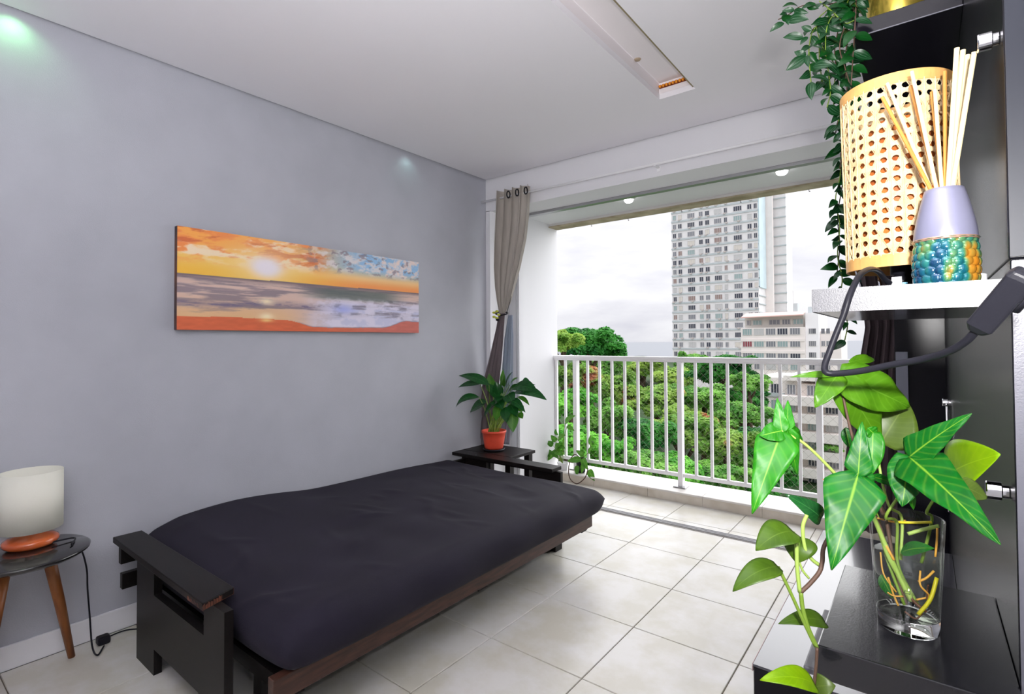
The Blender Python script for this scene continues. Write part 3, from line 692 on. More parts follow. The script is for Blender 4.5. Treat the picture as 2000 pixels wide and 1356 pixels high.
# ------------------------------------------------------------------ canvas print
def fbm(S, T, sx, sy, oct=5, seed=0):
    rg = np.random.default_rng(seed); out = np.zeros_like(S); amp = 1; tot = 0
    for o in range(oct):
        g = rg.random((64, 64)); x = S*sx*2**o; y = T*sy*2**o
        xi = np.floor(x).astype(int); yi = np.floor(y).astype(int); fx = x-xi; fy = y-yi; fx = fx*fx*(3-2*fx); fy = fy*fy*(3-2*fy)
        a = g[xi % 64, yi % 64]; b = g[(xi+1) % 64, yi % 64]; c = g[xi % 64, (yi+1) % 64]; d = g[(xi+1) % 64, (yi+1) % 64]
        out += amp*((a*(1-fx)+b*fx)*(1-fy)+(c*(1-fx)+d*fx)*fy); tot += amp; amp *= .55
    return out/tot
def sunset(nu, nv):
    S, T = np.meshgrid(np.linspace(0, 1, nu), np.linspace(0, 1, nv))
    A = 3.06; X = S*A
    c = lambda r, g, b: np.array([r, g, b], float)
    def mix(a, b, m): return a*(1-m[..., None])+b*m[..., None]
    ss = lambda x, a, b: (lambda t: t*t*(3-2*t))(np.clip((x-a)/(b-a), 0, 1))
    hor = .545+.018*S
    up = (T-hor)/(1-hor)
    sky = mix(c(238, 176, 74)+0*S[..., None], c(226, 172, 96), ss(S, .3, .7))
    right = mix(mix(c(236, 150, 84)+0*S[..., None], c(232, 190, 130), ss(up, .05, .3)), c(140, 180, 214), ss(up, .25, .6))
    left = mix(mix(c(242, 182, 66)+0*S[..., None], c(240, 190, 96), ss(up, .1, .35)), c(238, 160, 76), ss(up, .35, .8))
    sky = mix(left, right, ss(S, .30, .72))
    U = X+1.5*T; V = T*1.1-.16*X
    n = fbm(U*1.0, V, 3.2, 11, 6, 3); n2 = fbm(U, V, 4.2, 16, 5, 8); n3 = fbm(X, T, 9, 16, 5, 14)
    Rt = ss(S, .40, .60)
    cov = ss(n, .33, .52)*ss(up, .18, .5)*(1-Rt)
    hi = mix(c(226, 128, 70)+0*S[..., None], c(238, 218, 196), ss(n2, .42, .56))
    sky = mix(sky, hi, cov*.85)
    sky = mix(sky, c(196, 92, 54), ss(fbm(U, V, 3.6, 20, 5, 33), .54, .68)*ss(up, .32, .6)*(1-ss(S, .44, .58))*.75)
    sky = mix(sky, c(214, 206, 206), ss(n3, .44, .60)*ss(up, .30, .55)*ss(S, .36, .55)*.85)
    sky = mix(sky, c(128, 112, 122), ss(fbm(X, T, 13, 24, 4, 21), .57, .68)*ss(up, .3, .5)*ss(S, .38, .5)*.7)
    sky = mix(sky, c(232, 206, 196), ss(fbm(X, T, 16, 26, 4, 27), .52, .64)*ss(up, .3, .5)*ss(S, .6, .75)*.7)
    d = np.sqrt(((S-.285)*A)**2*.4+((T-.69)*1.0)**2)
    sky = mix(sky, c(238, 212, 168), np.exp(-(d/.24)**2)*.75); sky = mix(sky, c(228, 220, 226), np.exp(-(d/.115)**4))
    # sea
    dn = (hor-T)/hor
    w = fbm(X*(.55+dn*.3), T, 3.5, 34, 6, 5); w2 = fbm(X, T, 9, 46, 4, 6)
    sea = mix(c(206, 178, 166)+0*S[..., None], c(214, 172, 128), ss(dn, .25, .75)*(1-ss(S, .3, .5)))
    sea = mix(sea, c(190, 190, 214), ss(S, .38, .62)*ss(dn, .15, .45))
    sea = mix(sea, c(112, 102, 116), ss(w, .44, .66)*.7*(1-ss(dn, .55, .8)))
    sea = mix(sea, c(86, 98, 96), ss(.16-np.abs(dn-.17), 0, .08)*ss(S, .38, .55)*(1-ss(S, .78, .95))*.8)
    band = np.exp(-((dn-.52+.12*S-.03*np.sin(X*5))/.055)**2)*(1-ss(S, .5, .62)); sea = mix(sea, c(112, 102, 126), band*(.4+.6*ss(w2, .4, .6)))
    top = np.exp(-(dn/.06)**2); sea = mix(sea, c(98, 84, 92), top*.8)
    foam = ss(fbm(X, T, 8, 16, 5, 9), .40, .62)*ss(S, .40, .56)*ss(dn, .2, .36); sea = mix(sea, c(214, 208, 224), foam*.8)
    bl = np.exp(-((S-.60)/.05)**2-((dn-.5)/.1)**2); sea = mix(sea, c(150, 160, 220), bl*.8)
    gl = np.exp(-(((S-.285)*A)/.075)**2)*(np.exp(-((dn-.42)/.06)**2)+np.exp(-((dn-.72)/.07)**2)); sea = mix(sea, c(240, 226, 190), np.clip(gl, 0, 1)*.9)
    img = np.where((T > hor)[..., None], sky, sea)
    # sand
    sb = .128-.012*S+.01*np.sin(S*9)-ss(S, .36, .48)*.065+ss(S, .80, .93)*.095+.008*(fbm(X, T, 12, 2, 3, 4)-.5)
    sand = mix(c(204, 98, 62)+0*S[..., None], c(192, 104, 92), ss(S, .4, .9)); sand = sand*(.94+.12*fbm(X, T, 10, 40, 3, 2))[..., None]
    lip = np.exp(-((T-sb)/.009)**2)*ss(S, .38, .44); img = mix(img, c(108, 92, 106), lip*.7)
    img = np.where((T < sb)[..., None], sand, img)
    gls = np.exp(-(((S-.285)*A)/.07)**2)*np.exp(-((T-.115)/.02)**2); img = mix(img, c(232, 190, 120), gls)
    k = np.clip(img*1.05+8, 0, 255)/255
    return np.where(k <= .04045, k/12.92, ((k+.055)/1.055)**2.4)
def canvas():
    y0, y1, z0, z1, xf = .988, 2.521, 1.3412, 1.8422, XW+.034
    cv = thing('canvas_print', (XW, 1.75, 1.34), 'long canvas print of an orange beach sunset hung on the grey wall', 'picture')
    nu, nv = 420, 150
    mb = MB().grid(lambda a, b: (xf, y0+a*(y1-y0), z0+b*(z1-z0)), nu, nv)
    o = mb.build('picture_face', M_white_wall, cv); me = o.data
    at = me.color_attributes.new('print', 'FLOAT_COLOR', 'POINT'); col = sunset(nu, nv)
    at.data.foreach_set('color', np.concatenate([col.reshape(-1, 3), np.ones((nu*nv, 1))], 1).astype(np.float32).ravel())
    m = mat('canvas_ink', (1, 1, 1), .7, bump=.15, bscale=900); n = m.node_tree.nodes.new('ShaderNodeAttribute'); n.attribute_name = 'print'
    hs = m.node_tree.nodes.new('ShaderNodeMixRGB'); hs.blend_type = 'MULTIPLY'; hs.inputs[0].default_value = 1; hs.inputs[2].default_value = (.96, .96, .96, 1)
    m.node_tree.links.new(n.outputs['Color'], hs.inputs[1]); m.node_tree.links.new(hs.outputs[0], m.node_tree.nodes['Principled BSDF'].inputs['Base Color'])
    me.materials.clear(); me.materials.append(m)
    MB().box(XW+.001, y0, z0, xf-.0006, y1, z1).build('wrapped_edge', mat('canvas_edge', lin(112, 72, 58), .7, col2=lin(60, 50, 60), nscale=9), cv)
canvas()

# ------------------------------------------------------------------ curtain left
def curtain(name, rows, yb, amp, folds, m, parent, nu=90, ph=0., seed=1, thick=.002, bias=0):
    # rows: (z, xl, xr, ampscale, yoff)
    rows = sorted(rows, key=lambda r: -r[0])
    def fn(a, b):
        t = b*(len(rows)-1); i = min(int(t), len(rows)-2); q = t-i; q = q*q*(3-2*q) if False else q
        A, B = rows[i], rows[i+1]; z = A[0]+(B[0]-A[0])*q; xl = A[1]+(B[1]-A[1])*q; xr = A[2]+(B[2]-A[2])*q; s = A[3]+(B[3]-A[3])*q; yo = A[4]+(B[4]-A[4])*q
        w = math.sin(a*folds*2*math.pi+ph)+.25*math.sin(a*folds*4.3*math.pi+1+b*2)
        xx = xl+(xr-xl)*(a+.25/folds*math.sin(a*folds*4*math.pi+ph)*.5)
        return (xx, yb+yo+amp*s*w, z)
    return MB().grid(fn, nu, 60).build(name, m, parent, smooth=True, solid=thick)
CYc = 3.235
def crow(v, ul, ur, s, yo): 
    a = aty(ul, v, CYc-.02); b = aty(ur, v, CYc-.02); return ((a.z+b.z)/2, a.x, b.x, s, yo)
cl = thing('curtain', (-2.6, CYc, 2.43), 'taupe grommet curtain tied back in the corner left of the opening', 'curtain')
curtain('curtain_cloth', [crow(368, 963, 1031, 1, 0), crow(420, 961, 1029, 1, 0), crow(470, 959, 1023, .95, 0), crow(520, 959, 1012, .85, 0), crow(560, 962, 1001, .7, 0), crow(590, 967, 993, .5, 0), crow(612, 972, 984, .3, 0)], CYc, .034, 4.5, M_curtain, cl, ph=.6)
curtain('curtain_tail', [crow(612, 972, 984, .35, 0), crow(640, 967, 982, .5, 0), crow(700, 953, 978, .6, .0), crow(760, 938, 972, .7, 0), crow(820, 922, 966, .8, 0), crow(871, 911, 964, .8, 0)], CYc-.01, .02, 3.5, M_curtain_tail, cl, ph=.2)
curtain('curtain_lining', [crow(615, 984, 992, .3, .02), crow(660, 976, 993, .6, .02), crow(720, 971, 992, .8, .02), crow(790, 962, 990, .9, .02), crow(868, 950, 984, .9, .02)], CYc+.015, .014, 3, M_curtain_back, cl, ph=1)
for k, (u, v) in enumerate(((992, 383), (1009, 380), (1026, 379))):
    p = aty(u, v, 3.19); pts = [(p.x+.012*math.sin(a)*.65, 3.196+.010*math.sin(a), 2.425+.026*math.cos(a)) for a in [2*math.pi*i/20 for i in range(21)]]
    MB().tube(pts, .005, 6).build('grommet', M_cable, cl, smooth=True)
tb = MB().tube(catmull([aty(968, 613, 3.20), aty(975, 616, 3.19), aty(988, 614, 3.19), aty(991, 611, 3.23), aty(975, 610, 3.26), aty(968, 613, 3.20)], 5), .006, 6)
ty = thing('curtain_tie', aty(975, 613, 3.2), 'dark cord curtain tie with yellow flower holding the left curtain', 'curtain tie')
tb.build('cord', M_cable, ty, smooth=True)
MB().tube(catmull([aty(990, 610, 3.2), aty(997, 585, 3.24), aty(1001, 560, 3.26)], 4), .003, 5).build('hook_cord', M_cable, ty, smooth=True)
for k in range(5):
    a = k*1.256; p = aty(969+5*math.cos(a), 615+7*math.sin(a), 3.175)
    MB().lathe([(0, -.010), (.012, -.006), (.014, 0), (.012, .006), (0, .010)], p, 10).build('petal', M_yellow, ty, smooth=True)
MB().lathe([(0, -.012), (.013, -.006), (.015, 0), (.012, .008), (0, .012)], aty(972, 625, 3.172), 10).build('bead', M_cable, ty, smooth=True)
rd = thing('curtain_rod', (-1.3, 3.2, 2.425), 'thin white curtain rod running along the header above the opening', 'curtain rod')
MB().tube([(XW+.001, CYc, 2.425), (XR-.01, CYc, 2.415)], .008, 10).build('rod', M_rod, rd, smooth=True)
p = aty(1280, 323, CYc)
MB().box(p.x-.008, CYc-.012, 2.405, p.x+.008, YE, 2.412).box(p.x-.012, YE-.004, 2.385, p.x+.012, YE, 2.44).build('bracket', M_rod, rd)
MB().lathe([(0, 0), (.02, 0), (.02, .006), (0, .006)], (0, 0, 0), 16)
# right curtain, dark
rc = thing('curtain', (-.25, 3.235, 2.4), 'dark mauve curtain hanging behind the shelf at the right of the opening', 'curtain')
def crow2(v, ul, ur, s): a = aty(ul, v, 3.235); b = aty(ur, v, 3.235); return ((a.z+b.z)/2, a.x, b.x, s, 0)
curtain('curtain_cloth', [crow2(243, 1655, 1778, .8), crow2(450, 1665, 1775, .8), crow2(560, 1680, 1772, .8), crow2(640, 1689, 1770, .7), crow2(720, 1676, 1768, .8), crow2(800, 1662, 1766, 1), crow2(900, 1650, 1764, 1), crow2(985, 1642, 1762, 1), crow2(1040, 1638, 1762, 1)], 3.235, .028, 5, M_curtain_dark, rc, ph=.3)

# ------------------------------------------------------------------ side table and lamp, left
TX, TYY, TZ = -2.645, .425, .50
st = thing('side_table', (TX, TYY, 0), 'small round black topped side table with three wooden legs', 'table')
MB().lathe([(0, -.022), (.180, -.022), (.194, -.012), (.196, -.004), (.190, 0), (0, 0)], (TX, TYY, TZ), 64).build('table_top', M_tabletop, st, smooth=True)
for (fx, fy) in ((-2.752, .592), (-2.815, .345), (-2.555, .300)):
    tx_, ty_ = TX+(fx-TX)*.45, TYY+(fy-TYY)*.45
    MB().tube([(tx_, ty_, TZ-.023), ((tx_+fx)/2, (ty_+fy)/2, TZ/2), (fx, fy, 0)], [.021, .018, .012], 14).build('leg', M_legwood, st, smooth=True)
p = atz(60, 1066, TZ); LX, LY = max(p.x, -2.735), p.y
tl = thing('table_lamp', (LX, LY, TZ), 'table lamp with cream drum shade and orange wooden foot', 'lamp')
MB().lathe([(0, 0), (.066, 0), (.080, .008), (.086, .020), (.082, .030), (.066, .039), (.030, .044), (.016, .050), (.014, .075), (0, .076)], (LX, LY, TZ), 48).build('base', M_orangewood, tl, smooth=True)
MB().lathe([(.096, .066), (.095, .285), (.0925, .285), (.0935, .066)], (LX, LY, TZ), 56, closed=True).build('lamp_shade', M_shade, tl, smooth=True)
MB().lathe([(.009, .07), (.015, .085), (.015, .13), (.024, .16), (.026, .185), (.016, .205), (0, .212)], (LX, LY, TZ), 20).build('bulb', mat('bulb_glass', (.8, .8, .78), .2), tl, smooth=True)
for a in (.3, 2.4, 4.5): MB().tube([(LX, LY, TZ+.08), (LX+.094*math.cos(a), LY+.094*math.sin(a), TZ+.10)], .0015, 5).build('spoke', M_chrome, tl)
pts = [Vector((LX+.06, LY+.05, TZ+.012)), Vector((LX+.055, LY+.12, TZ+.006)), atz(140, 1065, TZ+.005), atx(157, 1071, -2.66), atx(169, 1110, -2.70), atx(171, 1150, -2.76), atx(175, 1200, -2.79), atz(180, 1262, .012), atz(190, 1280, .006), atz(203, 1262, .006)]
MB().tube(catmull(pts, 8), .0032, 8).build('cord', M_cable, tl, smooth=True)
pp = atz(200, 1258, .0)
pl = thing('plug_adapter', (pp.x, pp.y, 0), 'black plug and socket adapter lying on the floor by the skirting', 'plug')
MB().box(pp.x-.022, pp.y-.02, .001, pp.x+.022, pp.y+.025, .034).build('body', M_cable, pl, bevel=.008)
MB().tube(catmull([(pp.x+.0, pp.y+.02, .015), atz(215, 1243, .004), atz(240, 1233, .004), atz(268, 1229, .004), Vector((-2.62, .95, .004)), Vector((-2.66, 1.4, .004))], 6), .003, 7).build('cord', M_cable, pl, smooth=True)

# ------------------------------------------------------------------ leaves
def blade(mb, base, tip, width, nrm, prof, arch=.08, fold=.18, wave=0, bend=0, nu=7, nv=13):
    base = Vector(base); tip = Vector(tip); d = tip-base; Ln = d.length; d = d.normalized()
    nrm = Vector(nrm); nrm = (nrm-d*nrm.dot(d)); nrm = nrm.normalized() if nrm.length > 1e-5 else d.orthogonal().normalized(); sd = d.cross(nrm)
    def fn(a, b):
        s = 2*a-1; wd = prof(b)*width/2
        return base+d*(Ln*b)+sd*(wd*s+bend*Ln*4*b*(1-b))+nrm*(arch*Ln*4*b*(1-b)-fold*abs(s)**1.3*wd*-1+wave*width*math.sin(b*17+s*2)*abs(s))
    mb.grid(fn, nu, nv, uv=True)
def P_lance(t): return max(.02, math.sin(math.pi*t**.75)**.85) if 0 < t < 1 else .02
def P_heart(t): return max(.03, (math.sin(math.pi*min(1, t*.97+.03)**.58))**.75) if t < 1 else .02
def P_lobe(t): return max(.03, math.sin(math.pi*(t*.86+.14)**.85)**.8) if t < 1 else .02
def P_arrow(t): return max(.02, min(1, (t+.02)/.20)**.6*(1-max(0, t-.12)/.88)**.82) if t < 1 else .02
TOC = lambda p: (CAM-Vector(p)).normalized()

# ------------------------------------------------------------------ peace lily in a red pot
pb = Vector((-2.585, 3.07, .45))
po = thing('potted_plant', pb, 'leafy green plant in a red clay pot on the corner table', 'plant')
MB().lathe([(0, 0), (.075, 0), (.082, .006), (.084, .014), (.078, .016), (0, .012)], pb, 36).build('saucer', M_cable, po, smooth=True)
MB().lathe([(0, .016), (.066, .016), (.072, .03), (.083, .10), (.090, .135), (.094, .137), (.094, .152), (.087, .152), (.085, .13), (0, .122)], pb, 40).build('pot', M_terracotta, po, smooth=True)
MB().lathe([(0, .130), (.084, .128)], pb, 24).build('soil', M_soil, po)
py = pb.y
LL = [ # petiole end px, tip px, width px, mat, dy, arch
 ((955, 752), (896, 734), 22, 0, -.20, .10), ((938, 750), (895, 757), 16, 0, -.21, .10), ((936, 776), (890, 796), 18, 0, -.23, .22), ((950, 785), (918, 806), 30, 0, -.14, .08),
 ((985, 756), (983, 722), 16, 1, .0, .05), ((989, 758), (1002, 726), 14, 0, .04, .12), ((1000, 758), (1050, 766), 30, 0, -.03, .14), ((1006, 766), (1068, 782), 24, 0, -.06, .12), ((1020, 745), (1034, 744), 14, 0, .06, .1),
 ((962, 770), (955, 730), 17, 1, .02, .04), ((980, 768), (985, 728), 18, 1, -.04, .06), ((992, 770), (1004, 790), 22, 0, -.10, .2), ((985, 776), (958, 798), 26, 0, -.12, .12),
 ((996, 790), (1010, 815), 18, 0, -.09, .12), ((1000, 800), (1002, 845), 20, 1, -.10, .05), ((1012, 775), (1034, 792), 9, 1, .0, .15), ((1015, 790), (1019, 806), 12, 1, -.02, .05), ((1014, 806), (1021, 818), 10, 1, -.02, .05),
 ((984, 780), (996, 746), 18, 1, -.06, .06), ((972, 778), (950, 748), 16, 0, -.08, .08), ((990, 785), (1026, 806), 18, 0, -.12, .2), ((978, 790), (968, 822), 18, 1, -.13, .1), ((988, 795), (990, 826), 18, 0, -.13, .1), ((1004, 770), (1046, 752), 18, 0, .03, .12), ((996, 752), (1012, 738), 14, 1, .03, .1),
 ((970, 785), (946, 815), 20, 0, -.11, .1), ((975, 775), (968, 745), 18, 0, -.05, .05), ((966, 782), (982, 800), 24, 0, -.12, .15), ((990, 772), (1016, 752), 20, 0, -.02, .12)]
for i, (pe, tp, wd, mm, dy, ac_) in enumerate(LL):
    a = aty(pe[0], pe[1], py+dy*.6); b = aty(tp[0], tp[1], py+dy)
    s = pb+Vector((rnd.uniform(-.04, .04), rnd.uniform(-.04, .04), .128))
    mid = s.lerp(a, .55)+Vector((0, 0, .035))
    MB().tube(catmull([s, mid, a], 5), [.0042-.0002*k for k in range(11)], 6).build('leaf_stem', M_stem_pale if i % 3 else M_stem, po, smooth=True)
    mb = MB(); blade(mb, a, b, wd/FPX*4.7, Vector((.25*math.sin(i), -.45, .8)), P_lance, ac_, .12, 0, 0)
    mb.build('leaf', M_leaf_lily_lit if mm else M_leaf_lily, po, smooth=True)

# ------------------------------------------------------------------ balcony plants
bp = aty(1135, 921, 4.165); bp.z = .0805
pq = thing('balcony_pot_plant', bp, 'small dark pot with looping pothos standing on the balcony curb', 'plant')
MB().lathe([(0, 0), (.030, 0), (.038, .01), (.046, .115), (.049, .118), (.049, .13), (.043, .13), (.041, .11), (0, .105)], bp, 24).build('pot', M_cable, pq, smooth=True)
top = bp+Vector((0, 0, .125))
def pleaf(parent, a, b, wd, m, nrm=(0, -.8, .5), prof=P_heart, arch=.08, name='leaf', d=4.4):
    mb = MB(); blade(mb, a, b, wd/FPX*d, nrm, prof, arch, .15); return mb.build(name, m, parent, smooth=True)
loop = catmull([top, aty(1122, 888, 4.13), aty(1112, 905, 4.09), aty(1112, 932, 4.05), aty(1126, 945, 4.04), aty(1142, 934, 4.05), aty(1149, 915, 4.08)], 6)
MB().tube(loop, .0045, 6).build('stem', M_stem_dark, pq, smooth=True)
MB().tube(catmull([top, aty(1152, 880, 4.16), aty(1154, 850, 4.17)], 6), .003, 6).build('stem', M_stem, pq, smooth=True)
for (a, b, wd) in (((1135, 898), (1108, 901), 14), ((1138, 896), (1148, 918), 14), ((1150, 918), (1162, 940), 15), ((1128, 910), (1127, 930), 12), ((1140, 890), (1125, 880), 11), ((1150, 886), (1158, 870), 9), ((1154, 870), (1153, 850), 9), ((1142, 905), (1136, 925), 12)):
    pleaf(pq, aty(*a, 4.11), aty(*b, 4.09), wd, M_leaf_small)
b0 = aty(1083, 905, 4.15); b0.z = .0805; b0.x = -2.66
pq2 = thing('balcony_pot_plant', b0, 'light green leafy plant beside the jamb behind the dark futon arm', 'plant')
MB().lathe([(0, 0), (.040, 0), (.050, .06), (.053, .07), (.048, .07), (.045, .06), (0, .055)], b0, 24).build('pot', M_ext_white, pq2, smooth=True)
for i, (a, b, wd) in enumerate((((1078, 888), (1056, 880), 16), ((1082, 885), (1070, 900), 15), ((1085, 880), (1100, 890), 16), ((1080, 870), (1066, 862), 13), ((1086, 862), (1076, 850), 13), ((1090, 858), (1105, 850), 14), ((1088, 850), (1085, 838), 10), ((1084, 875), (1096, 868), 15), ((1076, 892), (1062, 896), 13), ((1090, 872), (1104, 876), 12), ((1104, 826), (1124, 812), 15), ((1108, 832), (1122, 842), 10), ((1080, 880), (1090, 896), 14))):
    A_ = aty(*a, 4.14); B_ = aty(*b, 4.11)
    MB().tube(catmull([b0+Vector((0, 0, .06)), (b0+Vector((0, 0, .06))).lerp(A_, .6)+Vector((.01*math.sin(i), -.01, .02)), A_], 4), .0022, 5).build('leaf_stem', M_stem, pq2, smooth=True)
    pleaf(pq2, A_, B_, wd, M_leaf_small if i % 3 else M_leaf_lily_lit)

# ------------------------------------------------------------------ wall unit on the right
un = thing('wall_unit', (.07, 1.7, 0), 'tall black wall panel unit with floating shelves at the right', 'shelf unit')
PX = .070
MB().box(PX, .735, 1.356, PX+.055, 2.80, 2.60).build('upper_panel', M_panel, un, bevel=.0015)
MB().box(PX, .724, .02, PX+.055, 2.80, 1.3545).build('lower_panel', M_panel, un, bevel=.0015)
MB().box(PX+.001, .7225, .02, PX+.055, .7238, 1.352).build('panel_edge', M_grey_panel, un)
MB().box(PX+.001, .7325, 1.358, PX+.055, .7348, 2.60).build('panel_edge', mat('dark_edge_band', (.014, .016, .024), .45, spec=.3), un)
# lower shelf with the lamp
s1 = MB().box(-.102, .712, 1.3075, PX-.0005, 1.085, 1.3335).build('shelf', M_lacquer, un, bevel=.001)
MB().box(-.1025, .7105, 1.307, PX-.0005, .7118, 1.334).build('front_edge', M_shelfedge, s1)
MB().box(-.1035, .7105, 1.307, -.1024, 1.085, 1.334).build('end_edge', M_shelfedge, s1)
# upper shelf
s2 = MB().box(-.105, 1.30, 1.906, PX-.0005, 1.92, 1.9395).build('shelf', M_lacquer_smooth, un, bevel=.001)
MB().box(-.105, 1.2985, 1.9055, PX-.0005, 1.2998, 1.9075).build('edge_highlight', M_grey_panel, s2)  # pale strip added as the highlight along the shelf's lower edge
# glass shelf board (slab)
s3 = MB().box(-.100, .683, .893, PX-.0005, .952, .93).build('shelf', M_lacquer, un, bevel=.0015)
MB().box(-.117, .700, .884, PX-.0005, .865, .8925).build('support_bracket', M_shelfedge, s3, bevel=.002)
# back column
MB().box(-.098, 2.80, 0, PX+.055, 2.86, 2.60).build('back_panel', M_lacquer_smooth, un)
MB().box(-.094, 2.772, .62, -.052, 2.7995, 1.222).build('grey_strip', mat('brushed_grey_strip', (.22, .23, .28), .35, .4), un, bevel=.001)
def knob(u, v, r, ln, y=None):
    p = atx(u, v, PX)
    k = MB(); prof = [(0, 0), (.72, 0), (.72, .30), (1, .32), (1, .94), (.92, 1), (0, 1)]; n = 24
    vs = []; fs = []
    for (a, b) in prof:
        for i in range(n):
            t = 2*math.pi*i/n; vs.append((PX-.0004-b*ln, p.y+a*r*math.cos(t), p.z+a*r*math.sin(t)))
    for j in range(len(prof)-1):
        for i in range(n): fs.append((j*n+i, j*n+(i+1) % n, (j+1)*n+(i+1) % n, (j+1)*n+i))
    k.add(vs, fs); o = k.build('knob', M_chrome, un, fixn=True, bevel=.0004); o['label'] = 'chrome knob'
knob(1972, 962, .0098, .019); knob(1952, 75, .0095, .018); knob(1857, 787, .013, .022)
MB().tube([(PX-.010, 2.28, .70), (PX-.010, 2.28, 1.05)], .004, 8).build('hanging_rod', M_chrome, un, smooth=True)
# low media bench along the wall
mbn = thing('media_bench', (-.1, 1.9, 0), 'low black media bench along the right wall', 'bench')
MB().box(-.330, 1.348, .085, PX-.001, 2.46, .50).build('body', M_lacquer_smooth, mbn, bevel=.002)
MB().box(-.345, 1.15, .02, PX-.001, 2.50, .085).build('plinth', M_lacquer_smooth, mbn, bevel=.002)
MB().box(-.332, 1.346, .4985, PX-.001, 2.462, .504).build('top_board', mat('glossy_bench_top', (.05, .05, .065), .2, spec=.9, coat=.5), mbn, bevel=.001)
MB().box(-.3335, 1.3475, .486, -.3322, 2.46, .504).build('edge_strip', mat('pinkish_edge', lin(190, 160, 160), .5), mbn)
for k in range(2): MB().box(-.334, 1.36+.56*k, .10, -.3305, 1.90+.55*k, .483).build('door', M_lacquer_smooth, mbn, bevel=.001)

# ------------------------------------------------------------------ rattan lamp
LC = Vector((-.021, .905, 1.334)); LR, LZ0, LZ1 = .0635, .036, .288
rl = thing('rattan_lamp', LC, 'cylindrical woven cane lamp on the floating shelf', 'lamp')
tiltm = lambda p: (p[0]+(p[2]-LC.z)*-.018, p[1], p[2])
ca = MB(); nc, nr = 30, 17; zc0, zc1 = LZ0+.014, LZ1-.012
for i in range(nc):
    for j in range(nr):
        dz = (zc1-zc0)/nr; da = 2*math.pi/nc
        def P(a, b, rr=LR): # a,b in cell -.5...5
            t = (i+.5+a)*da; return tiltm((LC.x+rr*math.cos(t), LC.y+rr*math.sin(t), LC.z+zc0+(j+.5+b)*dz))
        out = [(-.5, -.5), (0, -.5), (.5, -.5), (.5, 0), (.5, .5), (0, .5), (-.5, .5), (-.5, 0)]
        inn = [(-.22, -.22), (0, -.30), (.22, -.22), (.33, 0), (.22, .22), (0, .30), (-.22, .22), (-.33, 0)]
        ca.add([P(*q) for q in out]+[P(*q) for q in inn], [(k, (k+1) % 8, 8+(k+1) % 8, 8+k) for k in range(8)])
tag(ca.build('woven_shade', M_rattan, rl, solid=.0016), kind='stuff')
# raised diagonal and vertical canes
st_ = MB()
for i in range(nc):
    t = i*2*math.pi/nc
    st_.tube([tiltm((LC.x+(LR+.0012)*math.cos(t), LC.y+(LR+.0012)*math.sin(t), LC.z+z)) for z in (zc0, (zc0+zc1)/2, zc1)], .0009, 5)
    for sg in (1, -1):
        st_.tube([tiltm((LC.x+(LR+.0010)*math.cos(t+sg*q*2*math.pi*.284/1*1), LC.y+(LR+.0010)*math.sin(t+sg*q*2*math.pi*.284), LC.z+zc0+(zc1-zc0)*q)) for q in [k/24 for k in range(25)]], .0006, 4) if i % 2 == 0 else None
tag(st_.build('cane_strands', M_rattan, rl), kind='stuff')
for (z0, z1, nm) in ((LZ0, LZ0+.016, 'bottom_rim'), (LZ1-.014, LZ1, 'top_rim')):
    mb = MB().lathe([(LR+.0016, z0), (LR+.0016, z1), (LR-.0018, z1), (LR-.0018, z0)], LC, 60, closed=True); mb.v = [tiltm(p) for p in mb.v]; mb.build(nm, M_rattanrim, rl, smooth=False)
MB().lathe([(LR-.010, LZ0+.012), (LR-.010, LZ1-.055), (LR-.011, LZ1-.055), (LR-.011, LZ0+.012)], LC, 48, closed=True).build('added_liner', mat('warm_lit_inside', lin(206, 122, 52), .6, col2=lin(150, 76, 34), nscale=40, stretch=(1, 1, .6)), rl, smooth=True)  # added sleeve, its amber stands in for the warm-lit inside of the cane
MB().lathe([(0, 0), (.040, 0), (.040, .006), (.012, .010), (.010, .03), (.014, .03), (.014, .07), (.022, .10), (.024, .125), (.014, .148), (0, .155)], LC, 24).build('bulb_holder', M_cable, rl, smooth=True)
for a in (.6, 2.1, 3.7, 5.2):
    MB().tube([LC+Vector((.050*math.cos(a), .050*math.sin(a), .0)), LC+Vector((.061*math.cos(a), .061*math.sin(a), LZ0+.004))], .0022, 6).build('foot', M_chrome, rl)
# cord and inline switch
cp = [aty(1738, 553, .86), aty(1728, 545, .85), aty(1716, 531, .83), aty(1703, 526, .80), aty(1690, 529, .76), aty(1676, 542, .725), aty(1660, 577, .700), aty(1648, 615, .695), aty(1632, 655, .69), aty(1619, 690, .685), aty(1611, 713, .68), aty(1613, 727, .675), aty(1632, 730, .675), aty(1680, 725, .67), aty(1740, 713, .66), aty(1800, 702, .645), aty(1850, 688, .625), aty(1885, 668, .61), aty(1908, 645, .60)]
MB().tube(catmull(cp, 8), .0034, 12).build('cord', M_cable, rl, smooth=True)
SW0, SW1 = aty(1908, 645, .60), aty(1987, 555, .575)
ax = (SW1-SW0).normalized(); nn = TOC(SW0); sd = ax.cross(nn).normalized(); nn = sd.cross(ax).normalized()
sw = MB(); Ls = (SW1-SW0).length+.012; W_, T_ = .0098, .0085
vs = []
for (t, kx) in ((-.002, .55), (.006, 1), (Ls-.006, 1.02), (Ls, .8)):
    for (a, b) in ((-1, -1), (1, -1), (1, 1), (-1, 1)): vs.append(SW0+ax*t+sd*(a*W_*kx)+nn*(b*T_*kx))
fs = [(0, 3, 2, 1), (12, 13, 14, 15)]
for i in range(3):
    for k in range(4): fs.append((i*4+k, i*4+(k+1) % 4, (i+1)*4+(k+1) % 4, (i+1)*4+k))
so_ = sw.add(vs, fs).build('inline_switch', mat('switch_plastic', (.013, .013, .018), .4, bump=.1, bscale=900, spec=.2), rl, bevel=.003, seg=3, fixn=True)
